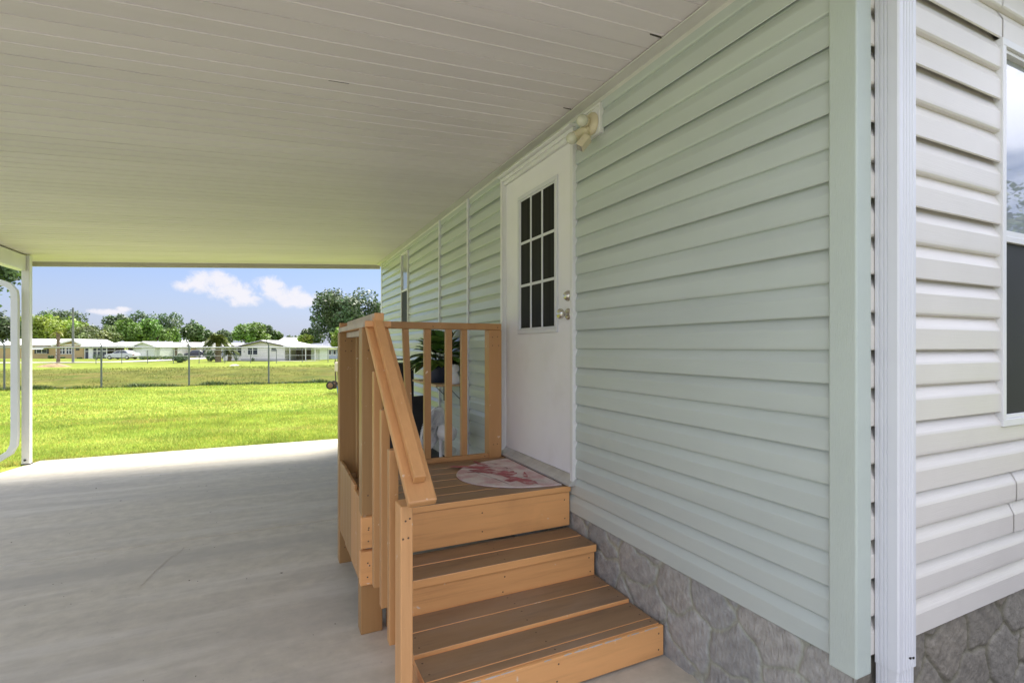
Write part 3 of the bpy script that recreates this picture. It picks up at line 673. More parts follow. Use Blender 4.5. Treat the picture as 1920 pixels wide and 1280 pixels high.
def blobby(cx, cy, rx_, ry_, ang, seed, z, n=26, tail=.0):
    r2 = random.Random(seed); ph = [r2.uniform(0,6.3) for _ in range(4)]; pts = []
    for i in range(n):
        a = 2*math.pi*i/n; r = 1+.13*math.sin(3*a+ph[0])+.09*math.sin(5*a+ph[1])+.06*math.sin(9*a+ph[2])
        r += tail*max(0, math.cos(a))**12
        u, v = rx_*r*math.cos(a), ry_*r*math.sin(a)
        pts.append((cx+u*math.cos(ang)-v*math.sin(ang), cy+u*math.sin(ang)+v*math.cos(ang), z))
    return pts
pr = MB(); zz = DT+.0100
for (cx, cy, a_, b_, ang, sd_, tl) in [(-.29,2.81,.095,.052,2.3,1,1.1),(-.235,2.76,.06,.036,.6,2,0),(-.23,2.58,.105,.040,1.9,3,.9),(-.28,2.62,.055,.03,.2,4,0),(-.37,3.00,.10,.034,2.6,5,.9),(-.32,2.91,.085,.024,2.2,6,.6),(-.30,3.06,.07,.022,1.7,7,.4),(-.36,2.86,.06,.018,2.7,8,.7),(-.17,2.68,.05,.014,1.2,9,.6)]:
    pr.add(blobby(cx,cy,a_,b_,ang,sd_,zz+sd_*.0002,tail=tl), [tuple(range(26))])
pr.build('red_print', m_red, mat_t)
for i, (x0,y0,x1,y1) in enumerate([(-.43,2.95,-.34,2.55),(-.40,2.90,-.28,2.86),(-.30,2.99,-.24,2.94),(-.22,2.90,-.17,2.84),(-.24,2.85,-.19,2.80),(-.20,2.93,-.20,2.87),(-.27,2.68,-.17,2.62),(-.20,2.55,-.13,2.52),(-.33,3.08,-.22,3.05),(-.24,3.06,-.21,3.0)]):
    pb = MB(); p, q = Vector((x0,y0)), Vector((x1,y1)); n_ = (q-p).orthogonal().normalized()*.0035; mid = p.lerp(q,.5)+n_*3
    for a_, b_ in ((p,mid),(mid,q)): pb.add([(a_.x-n_.x,a_.y-n_.y,zz+.002+i*1e-4),(a_.x+n_.x,a_.y+n_.y,zz+.002+i*1e-4),(b_.x+n_.x,b_.y+n_.y,zz+.002+i*1e-4),(b_.x-n_.x,b_.y-n_.y,zz+.002+i*1e-4)],[(0,1,2,3)])
    pb.build('branch_print', m_brn, mat_t)

# ---------------------------------------------------------------- security light
sl_ = thing('security_light', 'cream twin bulb security light with sensor box above the door', 'wall light', (-.02,2.21,2.49))
m_ = MB(); frame_yz(m_, -.034,-.006, 2.118,2.298, 2.408,2.560,.010); m_.box(-.024,-.006,2.128,2.288,2.418,2.550); m_.build('mounting_block', m_white, sl_, bevel=.002)
m_ = MB(); m_.lathe([(0,.030),(.020,.030),(.050,.022),(.062,.008),(.063,0),(0,0)], (-.0245,2.205,2.477), (-1,0,0), 28); m_.build('base_cover', m_cream, sl_, smooth=True)
def holder(a, d, ln):
    a = Vector(a); d = Vector(d).normalized()
    m1 = MB(); m1.lathe([(0,0),(.017,0),(.018,.012),(.024,.018),(.025,ln-.006),(.029,ln),(.027,ln+.002),(0,ln)], a, d, 22); h_ = m1.build('lamp_holder', m_cream, sl_, smooth=True)
    m2 = MB(); c = a+d*(ln+.020); prof = [(.030*math.sin(t), -.030*math.cos(t)) for t in np.linspace(.15,math.pi,14)]; m2.lathe(prof, c, d, 22); m2.build('bulb', m_bulb, h_, smooth=True)
holder((-.050,2.195,2.452), (-.66,.34,-.44), .078); holder((-.050,2.20,2.487), (-.55,-.25,-.12), .034)
m_ = MB(); m_.tube([(-.05,2.195,2.43),(-.085,2.165,2.385)], .009, 8); m_.obox((-.075,2.16,2.388),(-.118,2.172,2.332),.046,.040,up=(0.2,.3,1)); s_ = m_.build('sensor_box', m_cream, sl_, bevel=.005)
m_ = MB(); m_.obox((-.1183,2.1721,2.3316),(-.1205,2.1727,2.3288),.036,.032,up=(0.2,.3,1)); m_.build('sensor_lens', m_lens, s_, bevel=.002)

# ---------------------------------------------------------------- things beyond the landing
sh = thing('wall_shelf', 'raw pine shelf on the sage wall behind the railing', 'shelf', (-.15,4.4,.99))
m_ = MB(); m_.box(-.29,-.018,4.10,4.88,.985,1.005); m_.build('board', m_shelf, sh, bevel=.002)
for y in (4.25,4.72):
    m_ = MB(); m_.tube([(-.02,y,.80),(-.024,y,.978),(-.23,y,.978)], .006, 6); m_.tube([(-.024,y,.86),(-.14,y,.976)], .004, 6); m_.build('bracket', m_post, sh)
pp = thing('potted_plant', 'leafy green plant in a slate blue pot on the pine shelf', 'plant', (-.17,4.36,1.005))
m_ = MB(); m_.lathe([(0,0),(.085,0),(.095,.01),(.118,.125),(.124,.128),(.122,.14),(.110,.138),(.105,.12),(0,.115)], (-.17,4.36,1.006), (0,0,1), 28); m_.build('pot', m_pot, pp, smooth=True)
lv = []; lf = []; lt_ = []
r2 = random.Random(5)
for i in range(150):
    a = r2.uniform(0,6.283); up = r2.uniform(.15,1.0); L_ = r2.uniform(.13,.21); w_l = L_*r2.uniform(.24,.33)
    sp = r2.uniform(.03,.20)*(1.15-up*.6); base = Vector((math.cos(a)*sp*.9, math.sin(a)*sp, .13+up*.24))
    d = Vector((math.cos(a)*(1.2-up), math.sin(a)*(1.2-up), up*1.1-.15+r2.uniform(-.3,.2))).normalized(); sdv = d.cross(Vector((0,0,1))).normalized(); tone = r2.uniform(.55,1.5)
    yel = r2.uniform(.9,1.5); o_ = len(lv); n_ = 7
    for k in range(n_):
        t = k/(n_-1); w = w_l*math.sin(math.pi*min(1,.06+t*.94))**.8; c = base+d*L_*t+Vector((0,0,-.35*L_*t*t))
        for s_ in (-1,0,1): lv.append(tuple(c+sdv*w*s_*(1)+Vector((0,0,abs(s_)*w*.25)))); lt_.append((tone*yel,tone,tone))
    for k in range(n_-1):
        for s_ in range(2): lf.append((o_+k*3+s_, o_+k*3+s_+1, o_+(k+1)*3+s_+1, o_+(k+1)*3+s_))
npmesh('foliage', np.array(lv), np.array(lf), m_leaf, pp, tint=np.array(lt_), smooth=True)
m_ = MB()
for i in range(26):
    a = r2.uniform(0,6.283); q = r2.uniform(.02,.11); m_.tube([(-.17+math.cos(a)*.03,4.36+math.sin(a)*.03,1.11),(-.17+math.cos(a)*q,4.36+math.sin(a)*q,1.15+r2.uniform(.03,.18))], .0028, 5)
m_.build('stems', m_leaf, pp); 
jg = MB(); jg.lathe([(0,0),(.040,0),(.052,.02),(.050,.05),(.030,.085),(.026,.10),(.038,.115),(.040,.14),(.030,.165),(0,.172)], (-.11,4.135,1.006), (0,0,1), 24)
o_ = jg.build('white_jug', m_ceramic, smooth=True); tag(o_, 'white ceramic jug beside the potted plant on the shelf', 'jug')
# pedestal fan
fn = thing('pedestal_fan', 'white pedestal fan standing on the slab behind the railing', 'fan', (-.27,3.86,0))
nrm = Vector((-CS*.90-SN*-.30, SN*.90+CS*.30, .22)).normalized(); hub = Vector((-.265,3.88,.635)); cc = hub+nrm*.125
m_ = MB(); m_.lathe([(0,-.075),(.035,-.074),(.055,-.06),(.064,-.03),(.066,.02),(.060,.055),(.04,.07),(0,.07)], hub, nrm, 24); mo = m_.build('motor_housing', m_fan, fn, smooth=True)
a_ = nrm.orthogonal().normalized(); b_ = nrm.cross(a_)
m_ = MB()
for k in range(84):
    q = 2*math.pi*k/84; e = a_*math.cos(q)+b_*math.sin(q)
    m_.tube([cc-nrm*.045+e*.045, cc-nrm*.035+e*.10, cc-nrm*.012+e*.165, cc+e*.178, cc+nrm*.022+e*.168, cc+nrm*.04+e*.10, cc+nrm*.045+e*.03], .0017, 4)
for r, h_ in ((.180,0),(.12,-.033),(.06,-.044),(.12,.037),(.045,.045)):
    m_.tube([cc+nrm*h_+(a_*math.cos(q)+b_*math.sin(q))*r for q in np.linspace(0,2*math.pi,41)], .0042 if r == .180 else .0018, 6, cap=False)
m_.build('fan_guard', m_fan, fn)
m_ = MB(); m_.lathe([(0,.02),(.028,.018),(.034,0),(.034,-.025),(0,-.025)], cc, nrm, 20)
for k in range(3):
    vs = []; 
    for i in range(7):
        for j in range(5):
            q = 2*math.pi*k/3+(.95*(i/6)); r = .03+.125*j/4; tw = (.5-i/6)*.04; e = a_*math.cos(q)+b_*math.sin(q); vs.append(cc+e*r*(1-.1*abs(i/6-.5))+nrm*tw)
    m_.add(vs, [(i*5+j,i*5+j+1,(i+1)*5+j+1,(i+1)*5+j) for i in range(6) for j in range(4)])
m_.build('fan_blades', M('pale_blade_plastic',(.45,.47,.52),.35), fn, smooth=True)
m_ = MB(); pb_ = hub+nrm*.055; m_.tube([pb_+Vector((0,0,-.03)),pb_+Vector((.0,0,-.11)),(pb_.x,pb_.y,.3),(pb_.x,pb_.y,.03)], [.024,.014,.013,.016], 12); m_.build('pole', m_fan, fn, smooth=True)
m_ = MB(); m_.lathe([(0,.04),(.03,.036),(.10,.022),(.185,.012),(.19,0),(0,0)], (pb_.x,pb_.y,.0006), (0,0,1), 32); m_.build('base', m_fan, fn, smooth=True)
# black folding chair and black case
ch = thing('folding_chair', 'black fabric folding chair half hidden behind the stair railing', 'chair', (-.42,4.5,0))
m_ = MB(); m_.obox((-.43,4.42,.42),(-.45,4.62,.86),.40,.02,up=(0,1,0)); m_.build('backrest', m_black, ch, bevel=.009)
m_ = MB(); m_.box(-.63,-.23,4.02,4.42,.40,.418); m_.build('seat', m_black, ch, bevel=.008)
for (x, y) in ((-.62,4.03),(-.24,4.03),(-.62,4.43),(-.24,4.43)):
    m_ = MB(); m_.tube([(x,y,0.002),(x+.005,y-.0,.40)] if y < 4.2 else [(x,y+.08,.002),(x,y,.42),(x,y+.19,.84)], .011, 8); m_.build('leg', m_black, ch)
cs = MB(); cs.box(-.50,-.24,5.16,5.46,.0,1.15); tk = thing('upright_case', 'tall narrow black case standing against the far part of the sage wall', 'case', (-.37,5.3,0))
MB().box(-.50,-.20,5.16,5.46,.045,1.155).build('case_body', m_black, tk, bevel=.02)
for x in (-.47,-.25):
    m_ = MB(); m_.tube([(x,5.18,.024),(x,5.44,.024)], .022, 12); m_.build('wheel', m_dark, tk)
m_ = MB(); m_.tube([(-.45,5.31,1.15),(-.45,5.31,1.19),(-.25,5.31,1.19),(-.25,5.31,1.15)], .009, 8); m_.build('handle', m_dark, tk)

# ---------------------------------------------------------------- things on the lawn
def at(px, dep, z=None):
    u = (px-CX)/F; x = -D+dep*(SN+u*CS); y = dep*(CS-u*SN)
    return (x, y, float(gz(x, y)) if z is None else z)
gx, gy, g0 = at(635, 15.0)
gc = thing('garden_cart', 'beige and dark wheeled garden cart on the lawn behind the stair post', 'cart', (gx,gy,g0), -YAW)
m_ = MB(); m_.box(-.09,.26,-.12,.12,.64,.92); m_.build('canvas_bag', M('beige_canvas',(.55,.46,.38),.8,.1,5,.003,20), gc, bevel=.03, local=True)
m_ = MB()
for x in (-.06,.02,.2): m_.tube([(x,-.11,.64),(x+.02,-.11,.22)], .018, 8); m_.tube([(x,.11,.62),(x+.02,.11,.22)], .018, 8)
m_.tube([(-.12,0,.88),(-.10,0,1.0),(-.06,0,.9)], .016, 8); m_.box(-.05,.28,-.11,.11,.20,.24)
m_.build('frame', M('brown_metal_tube',(.06,.035,.03),.5), gc, local=True)
for y in (-.16,.16):
    m_ = MB(); m_.tube([(-.19+.10*math.cos(q),y,.24+.10*math.sin(q)) for q in np.linspace(0,2*math.pi,25)], .024, 8, cap=False); w_ = m_.build('wheel', m_dark, gc, local=True)
    m_ = MB(); m_.lathe([(0,-.02),(.035,-.02),(.085,-.008),(.085,.008),(.035,.02),(0,.02)],(-.19,y,.24),(0,1,0),18); m_.build('hub', M('brown_hub',(.22,.12,.06),.5), w_, local=True)
m_ = MB(); m_.tube([(-.19,-.16,.24),(-.19,.16,.24)],.012,8); m_.tube([(-.19,0,.24),(.05,0,.22)],.016,8); m_.build('axle', m_dark, gc, local=True)
for x in (.05,.26):
    m_ = MB(); m_.tube([(x,0,.21),(x+.01,0,0)],.018,8); m_.build('leg', m_dark, gc, local=True)
bx, by, b0 = at(639.5, 14.6)
bk = thing('blue_bucket', 'bright blue plastic bucket on the lawn beside the garden cart', 'bucket', (bx,by,b0))
m_ = MB(); m_.lathe([(0,.005),(.10,0),(.115,.20),(.122,.205),(.122,.215),(.108,.213),(.095,.01),(0,.012)], (bx,by,b0), (0,0,1), 24); m_.build('bucket_shell', M('blue_plastic',(.05,.20,.55),.4,.05,4), bk, smooth=True)
m_ = MB(); m_.tube([(bx+.118*math.cos(q),by,b0+.205+.10*math.sin(q)) for q in np.linspace(0,math.pi,15)], .004, 6); m_.build('handle', m_grid, bk)

# ---------------------------------------------------------------- fences
def fence(name, label, p0, p1, n, h, wire, arms, mid, thick):
    f_ = thing(name, label, 'fence', ((p0[0]+p1[0])/2,(p0[1]+p1[1])/2,float(gz(*p0))))
    d = Vector((p1[0]-p0[0], p1[1]-p0[1], 0)); L = d.length; u = d.normalized(); nn = Vector((-u.y,u.x,0))
    def G(t, z): p = Vector((p0[0],p0[1],0))+u*t; return Vector((p.x,p.y,float(gz(p.x,p.y))+z))
    for i in range(n+1):
        t = L*i/n; m_ = MB(); m_.tube([G(t,-.05), G(t,h)], thick, 8)
        pp_ = m_.build('post', m_post, f_)
        if arms: m2 = MB(); m2.tube([G(t,h),G(t,h)+Vector((0,0,.05)),G(t,h)+nn*-.12-u*.08+Vector((0,0,.28))], [thick*.9,thick*.7,.012], 6); m2.build('barb_arm', m_post, pp_)
    m_ = MB(); m_.tube([G(0,h-.03),G(L,h-.03)], .021, 8); m_.build('top_rail', m_grid, f_)
    if mid: m_ = MB(); m_.tube([G(0,h*.55),G(L,h*.55)], .018, 8); m_.build('middle_rail', m_grid, f_)
    st_ = wire; V = []; Q = []; w = .0008
    k = -h
    while k < L:
        for s_ in (1,-1):
            a0, a1 = (k, k+h) if s_ > 0 else (k+h, k)
            b0_, b1_ = 0, 1
            # clip
            ts = [0,1]
            lo, hi = 0., 1.
            for (bound, sgn) in ((0,1),(L,-1)):
                fa, fb = (a0-bound)*sgn, (a1-bound)*sgn
                if fa < 0 and fb < 0: lo = 2; break
                if fa < 0: lo = max(lo, -fa/(fb-fa))
                if fb < 0: hi = min(hi, fa/(fa-fb))
            if lo >= hi: continue
            A = G(a0+(a1-a0)*lo, .02+(h-.06)*lo); B = G(a0+(a1-a0)*hi, .02+(h-.06)*hi)
            sd_ = u*w; o_ = len(V); V += [tuple(A-sd_),tuple(A+sd_),tuple(B+sd_),tuple(B-sd_)]; Q.append((o_,o_+1,o_+2,o_+3))
        k += st_
    npmesh('wire_mesh', np.array(V)-np.array(f_.location), np.array(Q), m_wire, f_)
    return f_
pA = Vector((-9.35,21.78)); pB = Vector((.92,20.76)); dd = (pB-pA)/4
fence('chain_link_fence', 'grey chain link fence with angled barb arms at the far lawn edge', pA-dd*2, pB+dd*2, 8, 1.40, .075, True, False, .028)
a = at(180,50); b = at(760,50)
fence('chain_link_fence', 'thin chain link fence with two rails along the top of the far bank', (a[0],a[1]), (b[0],b[1]), 12, 1.35, .15, False, True, .03)

# ---------------------------------------------------------------- trees
def leafmat(name, c): return M(name, c, .55, .22, .5, attr='tint', trans=.25)
lm = dict(dark=leafmat('dark_oak_leaves',(.07,.12,.045)), mid=leafmat('mid_green_leaves',(.08,.15,.035)), bright=leafmat('bright_green_leaves',(.12,.23,.03)),
          lime=leafmat('lime_green_leaves',(.20,.29,.03)), olive=leafmat('olive_leaves',(.13,.18,.05)))
m_bark = M('grey_brown_bark', (.10,.08,.06), .85, .25, 3, .03, 12, stretch=(1,1,.3))
def tree(name, label, px, dep, w, h, cb, mat, n=5200, leaf=.32, lobes=16, seed=1, gap=.0, cat='tree', group='trees along the skyline', flat=1., asym=0., base=None, extra=()):
    r = np.random.default_rng(seed); x, y, z = at(px, dep)
    if base is not None: z = base
    t_ = thing(name, label, cat, (x,y,z), 0, group)
    # lobes inside the crown ellipsoid
    cz = (h+cb)/2; rh = (h-cb)/2
    C = []
    for i in range(lobes):
        a = r.uniform(0,2*np.pi); q = r.uniform(.35,.78); e = r.uniform(-.75,.85)
        rr = np.sqrt(max(.05,1-e*e))
        C.append((np.cos(a)*q*rr*w/2+asym*w*.1*e, np.sin(a)*q*rr*w/2, cz+e*rh*.70, r.uniform(.20,.34)*w*.62))
    C.append((0,0,cz,w*.24)); C = np.array(C+list(extra))
    n = int(n*1.35); leaf = leaf*1.45 if dep > 30 else leaf
    li = r.integers(0, len(C), n); v = r.normal(size=(n,3)); v /= np.linalg.norm(v,axis=1,keepdims=True)
    rad = C[li,3]*(.4+.6*r.random(n)**.5)*(1+.10*np.sin(v[:,0]*7+li)+.09*np.sin(v[:,2]*9+li*2)); P = C[li,:3]+v*rad[:,None]*np.array([1,1,flat*min(1.,rh/(w*.34)+.15)])
    P[:,2] = np.maximum(P[:,2], cb+r.uniform(-.1,.5,n)*.6) if not extra else P[:,2]
    if gap: # ragged holes
        hsh = np.sin(P[:,0]*1.7/gap+seed)+np.sin(P[:,2]*2.1/gap+seed*2)+np.sin(P[:,1]*1.5/gap); k = hsh < 1.7; P, v, li = P[k], v[k], li[k]; n = len(P)
    nn = v*.7+r.normal(size=(n,3))*.6+np.array([0,0,.45]); nn /= np.linalg.norm(nn,axis=1,keepdims=True)
    a_ = np.cross(nn, r.normal(size=(n,3))); a_ /= np.linalg.norm(a_,axis=1,keepdims=True); b_ = np.cross(nn, a_)
    s_ = leaf*r.uniform(.5,1.25,(n,1)); asp = r.uniform(.45,.9,(n,1))
    Q = np.stack([P-a_*s_*.5, P+b_*s_*asp*.5, P+a_*s_*.5, P-b_*s_*asp*.5],1).reshape(-1,3)
    lt = r.uniform(.72,1.32,len(C))[li]*np.clip(r.normal(1,.22,n),.45,1.7); hue = r.uniform(.88,1.2,len(C))[li]
    T = np.repeat(np.stack([lt*hue, lt, lt*.95],1),4,0)
    npmesh('crown', Q, np.arange(4*n).reshape(-1,4), mat, t_, tint=T)
    m_ = MB(); tr = max(.08, w*.028)
    m_.tube([(0,0,-.1),(.02*w*.2,0,cb*.6),(.0,.0,cb+rh*.5)], [tr*1.3,tr,tr*.55], 8)
    for i in range(min(8,lobes)): m_.tube([(0,0,cb*.8+.1*i*rh*.3),(C[i,0]*.5,C[i,1]*.5,(cb+C[i,2])*.5),tuple(C[i,:3])], [tr*.5,tr*.33,tr*.12], 6)
    m_.build('trunk', m_bark, t_, local=True)
    return t_
def mpp(dep): return dep/F     # metres per photo pixel
def ptree(name, label, x0, x1, ytop, dep, cbpx, mat, **k):
    s_ = mpp(dep); px = (x0+x1)/2; x, y, z = at(px, dep); yb = CY+(H-z)/s_
    return tree(name, label, px, dep, (x1-x0)*s_*1.05, (yb-ytop)*s_, max(.6,(yb-cbpx)*s_), mat, **k)
ptree('oak_tree','dark oak showing left of the carport post',-70,30,578,70,650,lm['dark'],n=5000,leaf=.3,seed=11,gap=1.2)
ptree('spreading_tree','lime green flat topped tree right of the carport post behind the tan house',25,128,590,105,648,lm['lime'],n=6500,leaf=.36,seed=12,lobes=20)
ptree('spreading_tree','yellow green layered tree with the utility pole standing before it',90,168,600,100,650,lm['lime'],n=5200,leaf=.34,seed=13,lobes=18)
ptree('oak_tree','sparse dark oak top poking out above the lime green trees',70,168,584,130,630,lm['dark'],n=2600,leaf=.4,seed=14,gap=1.6)
ptree('round_tree','low olive green domed tree behind the screened porch',142,232,611,98,650,lm['olive'],n=5600,leaf=.3,seed=15,lobes=18)
ptree('oak_tree','dark oak rising left of the big bright green tree',186,246,588,115,645,lm['dark'],n=4600,leaf=.36,seed=16)
ptree('oak_tree','dark branchy oak with open twigs above the bright green tree',240,342,579,125,640,lm['dark'],n=4600,leaf=.38,seed=17,gap=1.5)
ptree('leafy_tree','bright green rounded tree behind the car and white roofs',222,300,596,103,650,lm['bright'],n=6000,leaf=.32,seed=18,lobes=20)
ptree('leafy_tree','small bright green tree between two darker trees over white roofs',298,338,611,100,652,lm['bright'],n=2600,leaf=.28,seed=19)
ptree('leafy_tree','medium green broad tree left of the sabal palm',338,402,601,112,652,lm['mid'],n=5200,leaf=.34,seed=20)
ptree('leafy_tree','bright green domed tree right of the sabal palm',434,506,606,98,650,lm['bright'],n=6000,leaf=.3,seed=21,lobes=20)
ptree('oak_tree','dark narrow tree top behind the bright green domed tree',482,512,603,120,645,lm['dark'],n=2000,leaf=.34,seed=22)
ptree('leafy_tree','small mid green tree in the gap near the middle of the skyline',502,530,617,125,645,lm['mid'],n=1800,leaf=.36,seed=23)
ptree('oak_tree','huge dark oak towering beside the corner of the sage wall',572,735,544,92,655,lm['dark'],n=15000,leaf=.36,seed=24,lobes=26,gap=1.8)
ptree('oak_tree','smaller dark oak at the left foot of the huge oak',563,612,610,100,650,lm['dark'],n=3200,leaf=.3,seed=25,gap=1.3)
ptree('leafy_tree','pale yellow green bushy tree above the white roof',560,588,622,85,650,lm['lime'],n=1700,leaf=.26,seed=26)
ptree('leafy_tree','light green tree close to the stair post',612,656,606,62,656,lm['lime'],n=2600,leaf=.2,seed=27,gap=.8)
for i, (x0,x1,yt,dp,mt,lb) in enumerate([(525,560,628,170,'mid','far low tree line behind the middle roofs'),(545,575,629,180,'dark','far dark tree line left of the big oaks'),(398,440,618,140,'dark','far dark tree behind the sabal palm'),(160,200,606,150,'dark','distant dark tree in the gap past the utility pole')]):
    ptree('leafy_tree',lb,x0,x1,yt,dp,650,lm[mt],n=1500,leaf=.5,seed=40+i)
# near tree whose boughs show between the side beam and the gutter pipe
tree('oak_tree','dark oak bough hanging above the gutter elbow at the left edge', -262, 13.5, 7.0, 7.2, 2.9, lm['dark'], n=13000, leaf=.13, lobes=26, seed=31, gap=.5, group='near trees', extra=[(3.62*CS,-3.62*SN,3.6,.60)]*4+[(3.1*CS,-3.1*SN,3.9,1.0)]*3)
tree('oak_tree','broad green oak across the road mirrored in the front window', 960, 1, 1, 1, .5, lm['dark'], n=10, seed=1) if False else None
def wtree(label, x, y, w, h, cb, mat, seed, n=6000, leaf=.3):
    t_ = tree('oak_tree', label, 960, 10, w, h, cb, mat, n=n, leaf=leaf, lobes=18, seed=seed, gap=1.2, group='near trees'); t_.location = (x, y, -.04); return t_
wtree('broad dark oak on the street side mirrored low in the front window', 30, -9.5, 13, 8.4, 2.2, lm['dark'], 51)

# palms
m_frond = M('palm_frond', (.12,.15,.035), .5, .25, 2, attr='tint', trans=.2)
m_pbark = M('shaggy_palm_bark', (.17,.125,.08), .9, .35, 4, .05, 9)
def palm(name, label, px, dep, th, tr, fl, nf, seed, mat=m_frond, group='palms', droop=.6, col=(1,1,1)):
    r2 = random.Random(seed); x, y, z = at(px, dep); t_ = thing(name, label, 'palm tree', (x,y,z), 0, group)
    m_ = MB(); m_.tube([(0,0,-.1),(.03,0,th*.3),(.0,.02,th*.7),(0,0,th)], [tr*1.15,tr,tr*.95,tr*1.1], 10)
    for i in range(int(th*9)):
        a = r2.uniform(0,6.3); zz_ = r2.uniform(.1,th); m_.tube([(math.cos(a)*tr*.8,math.sin(a)*tr*.8,zz_),(math.cos(a)*tr*1.5,math.sin(a)*tr*1.5,zz_+.16)],[.05*tr/.15,.02],4)
    m_.build('trunk', m_pbark, t_, local=True)
    V, Q, T = [], [], []
    for i in range(nf):
        a = r2.uniform(0,6.283); e = r2.uniform(-.5,1.25); L_ = fl*r2.uniform(.75,1.1); tone = r2.uniform(.6,1.4); d = Vector((math.cos(a)*math.cos(e),math.sin(a)*math.cos(e),math.sin(e)))
        for j in range(16):
            t = .25+.75*j/15; c = Vector((0,0,th))+d*L_*t+Vector((0,0,-droop*L_*t*t)); sdv = d.cross(Vector((0,0,1))); sdv = sdv.normalized() if sdv.length > .01 else Vector((1,0,0))
            for s_ in (-1,1):
                tip = c+sdv*s_*L_*.33*math.sin(math.pi*(.15+.8*t))+d*L_*.16+Vector((0,0,-.16*L_)); o_ = len(V); w_ = .045*fl
                V += [tuple(c-d*w_),tuple(c+d*w_),tuple(tip)]; Q.append((o_,o_+1,o_+2)); T += [tuple(tone*k for k in col)]*3
    npmesh('fronds', np.array(V), np.array(Q), mat, t_, tint=np.array(T))
palm('sabal_palm','sabal palm with shaggy trunk and round head left of the white gable house',409,63,2.9,.30,1.55,60,61)
palm('sabal_palm','short leaning second palm head right beside the sabal palm trunk',430,66,1.5,.22,1.2,34,62)
palm('thin_palm','slim palm with a drooping yellow green tuft in front of the tan house',109,62,3.75,.17,.75,12,63,col=(2.2,1.9,1.0),droop=.9)
# utility pole
x,y,z = at(137,62); up_ = thing('utility_pole','tall bare wooden utility pole in front of the tan house','pole',(x,y,z))
m_ = MB(); m_.tube([(x,y,z-.1),(x,y,z+6.75)],[.14,.09],10); m_.build('pole_shaft', M('grey_pole_wood',(.17,.18,.16),.8,.2,3), up_)
m_ = MB(); m_.box(x-.08,x+.08,y-.16,y-.10,z+6.2,z+6.6); m_.build('bracket', m_post, up_)

# unseen hedge added before the grey wall to block low sky light
hd = thing('hedge','unseen dark green hedge added to darken the lower grey wall','hedge',(4.6,-4.0,-.05)); rr_ = np.random.default_rng(77); n = 9000
P = np.stack([rr_.uniform(-4.2,4.6,n), rr_.uniform(-.45,.45,n), rr_.uniform(.05,2.0,n)],1); ax_ = rr_.integers(0,3,n); sg = rr_.choice([-1,1],n)
P[:,1] = np.where(ax_ == 1, sg*.45, P[:,1]); P[:,2] = np.where(ax_ == 2, 2.0, P[:,2]); P += rr_.normal(0,.035,(n,3))
a_ = rr_.normal(size=(n,3)); a_ /= np.linalg.norm(a_,axis=1,keepdims=True); b_ = np.cross(a_, rr_.normal(size=(n,3))); b_ /= np.linalg.norm(b_,axis=1,keepdims=True)
Q = np.stack([P-a_*.07,P+b_*.04,P+a_*.07,P-b_*.04],1).reshape(-1,3)
npmesh('foliage', Q, np.arange(4*n).reshape(-1,4), lm['dark'], hd, tint=np.repeat(np.clip(rr_.normal(1,.3,(n,1)),.4,1.8)*np.ones((1,3)),4,0))
m_ = MB(); m_.box(-4.1,4.5,-.3,.3,.0,1.9); m_.build('branches', m_bark, hd, local=True)

# ---------------------------------------------------------------- shrubs
def shrub(label, px, dep, w, h, mat, seed, n=900, leaf=.14, group='shrubs across the canal'):
    r = np.random.default_rng(seed); x, y, z = at(px, dep); t_ = thing('shrub', label, 'shrub', (x,y,z), 0, group)
    v = r.normal(size=(n,3)); v /= np.linalg.norm(v,axis=1,keepdims=True); P = v*(.5+.5*r.random((n,1))**.5)*(1+.2*np.sin(v[:,:1]*6+seed))*np.array([w/2,w/2,h/2])+np.array([0,0,h*.5])
    a_ = r.normal(size=(n,3)); a_ /= np.linalg.norm(a_,axis=1,keepdims=True); b_ = np.cross(a_, v+1e-3); s_ = leaf*r.uniform(.6,1.3,(n,1))
    Q = np.stack([P-a_*s_*.5,P+b_*s_*.4,P+a_*s_*.5,P-b_*s_*.4],1).reshape(-1,3); T = np.repeat(np.clip(r.normal(1,.3,(n,1)),.4,1.8)*np.ones((1,3)),4,0)
    npmesh('foliage', Q, np.arange(4*n).reshape(-1,4), mat, t_, tint=T)
    m_ = MB()
    for k in range(5): m_.tube([(0,0,-.03),(w*.2*math.cos(k*1.3),w*.2*math.sin(k*1.3),h*.6)],[.03,.01],5)
    m_.build('stems', m_bark, t_, local=True)
shrub('large round dark shrub standing alone left of the sabal palm',338,56,1.45,1.0,lm['dark'],71,1600)
shrub('dark green bush under the sabal palm trunk',396,66,1.6,1.6,lm['dark'],72,1200,.18)
shrub('small dark shrub against the tan house below the shuttered window',95,84,.9,.6,lm['dark'],73,400)
shrub('low dark shrub under the paned windows of the tan house',116,84,1.0,.35,lm['dark'],74,300)
shrub('tiny shrub by the right corner of the tan house',150,84,.8,.25,lm['dark'],75,250)
for i, px in enumerate((268,278,289,300,312,324)):
    lab = ['leftmost hedge bush beside the parked car','second hedge bush from the parked car','third hedge bush from the parked car','fourth hedge bush from the parked car','fifth hedge bush from the parked car','last hedge bush before the round dark shrub'][i]
    shrub(lab,px,77,1.15,.62,lm['olive' if i % 2 else 'mid'],80+i,420,.15,'hedge in front of the white houses')
shrub('tiny dark shrub under the window of the white gable house',474,67,.42,.5,lm['dark'],90,260,.1)
shrub('dark thin leaved shrub before the screened windows beside the sabal palm',443,64,.5,1.1,lm['dark'],91,300,.1)
shrub('leafless looking dark shrub at the corner of the screened porch',182,78,1.3,.9,lm['dark'],92,300,.12)

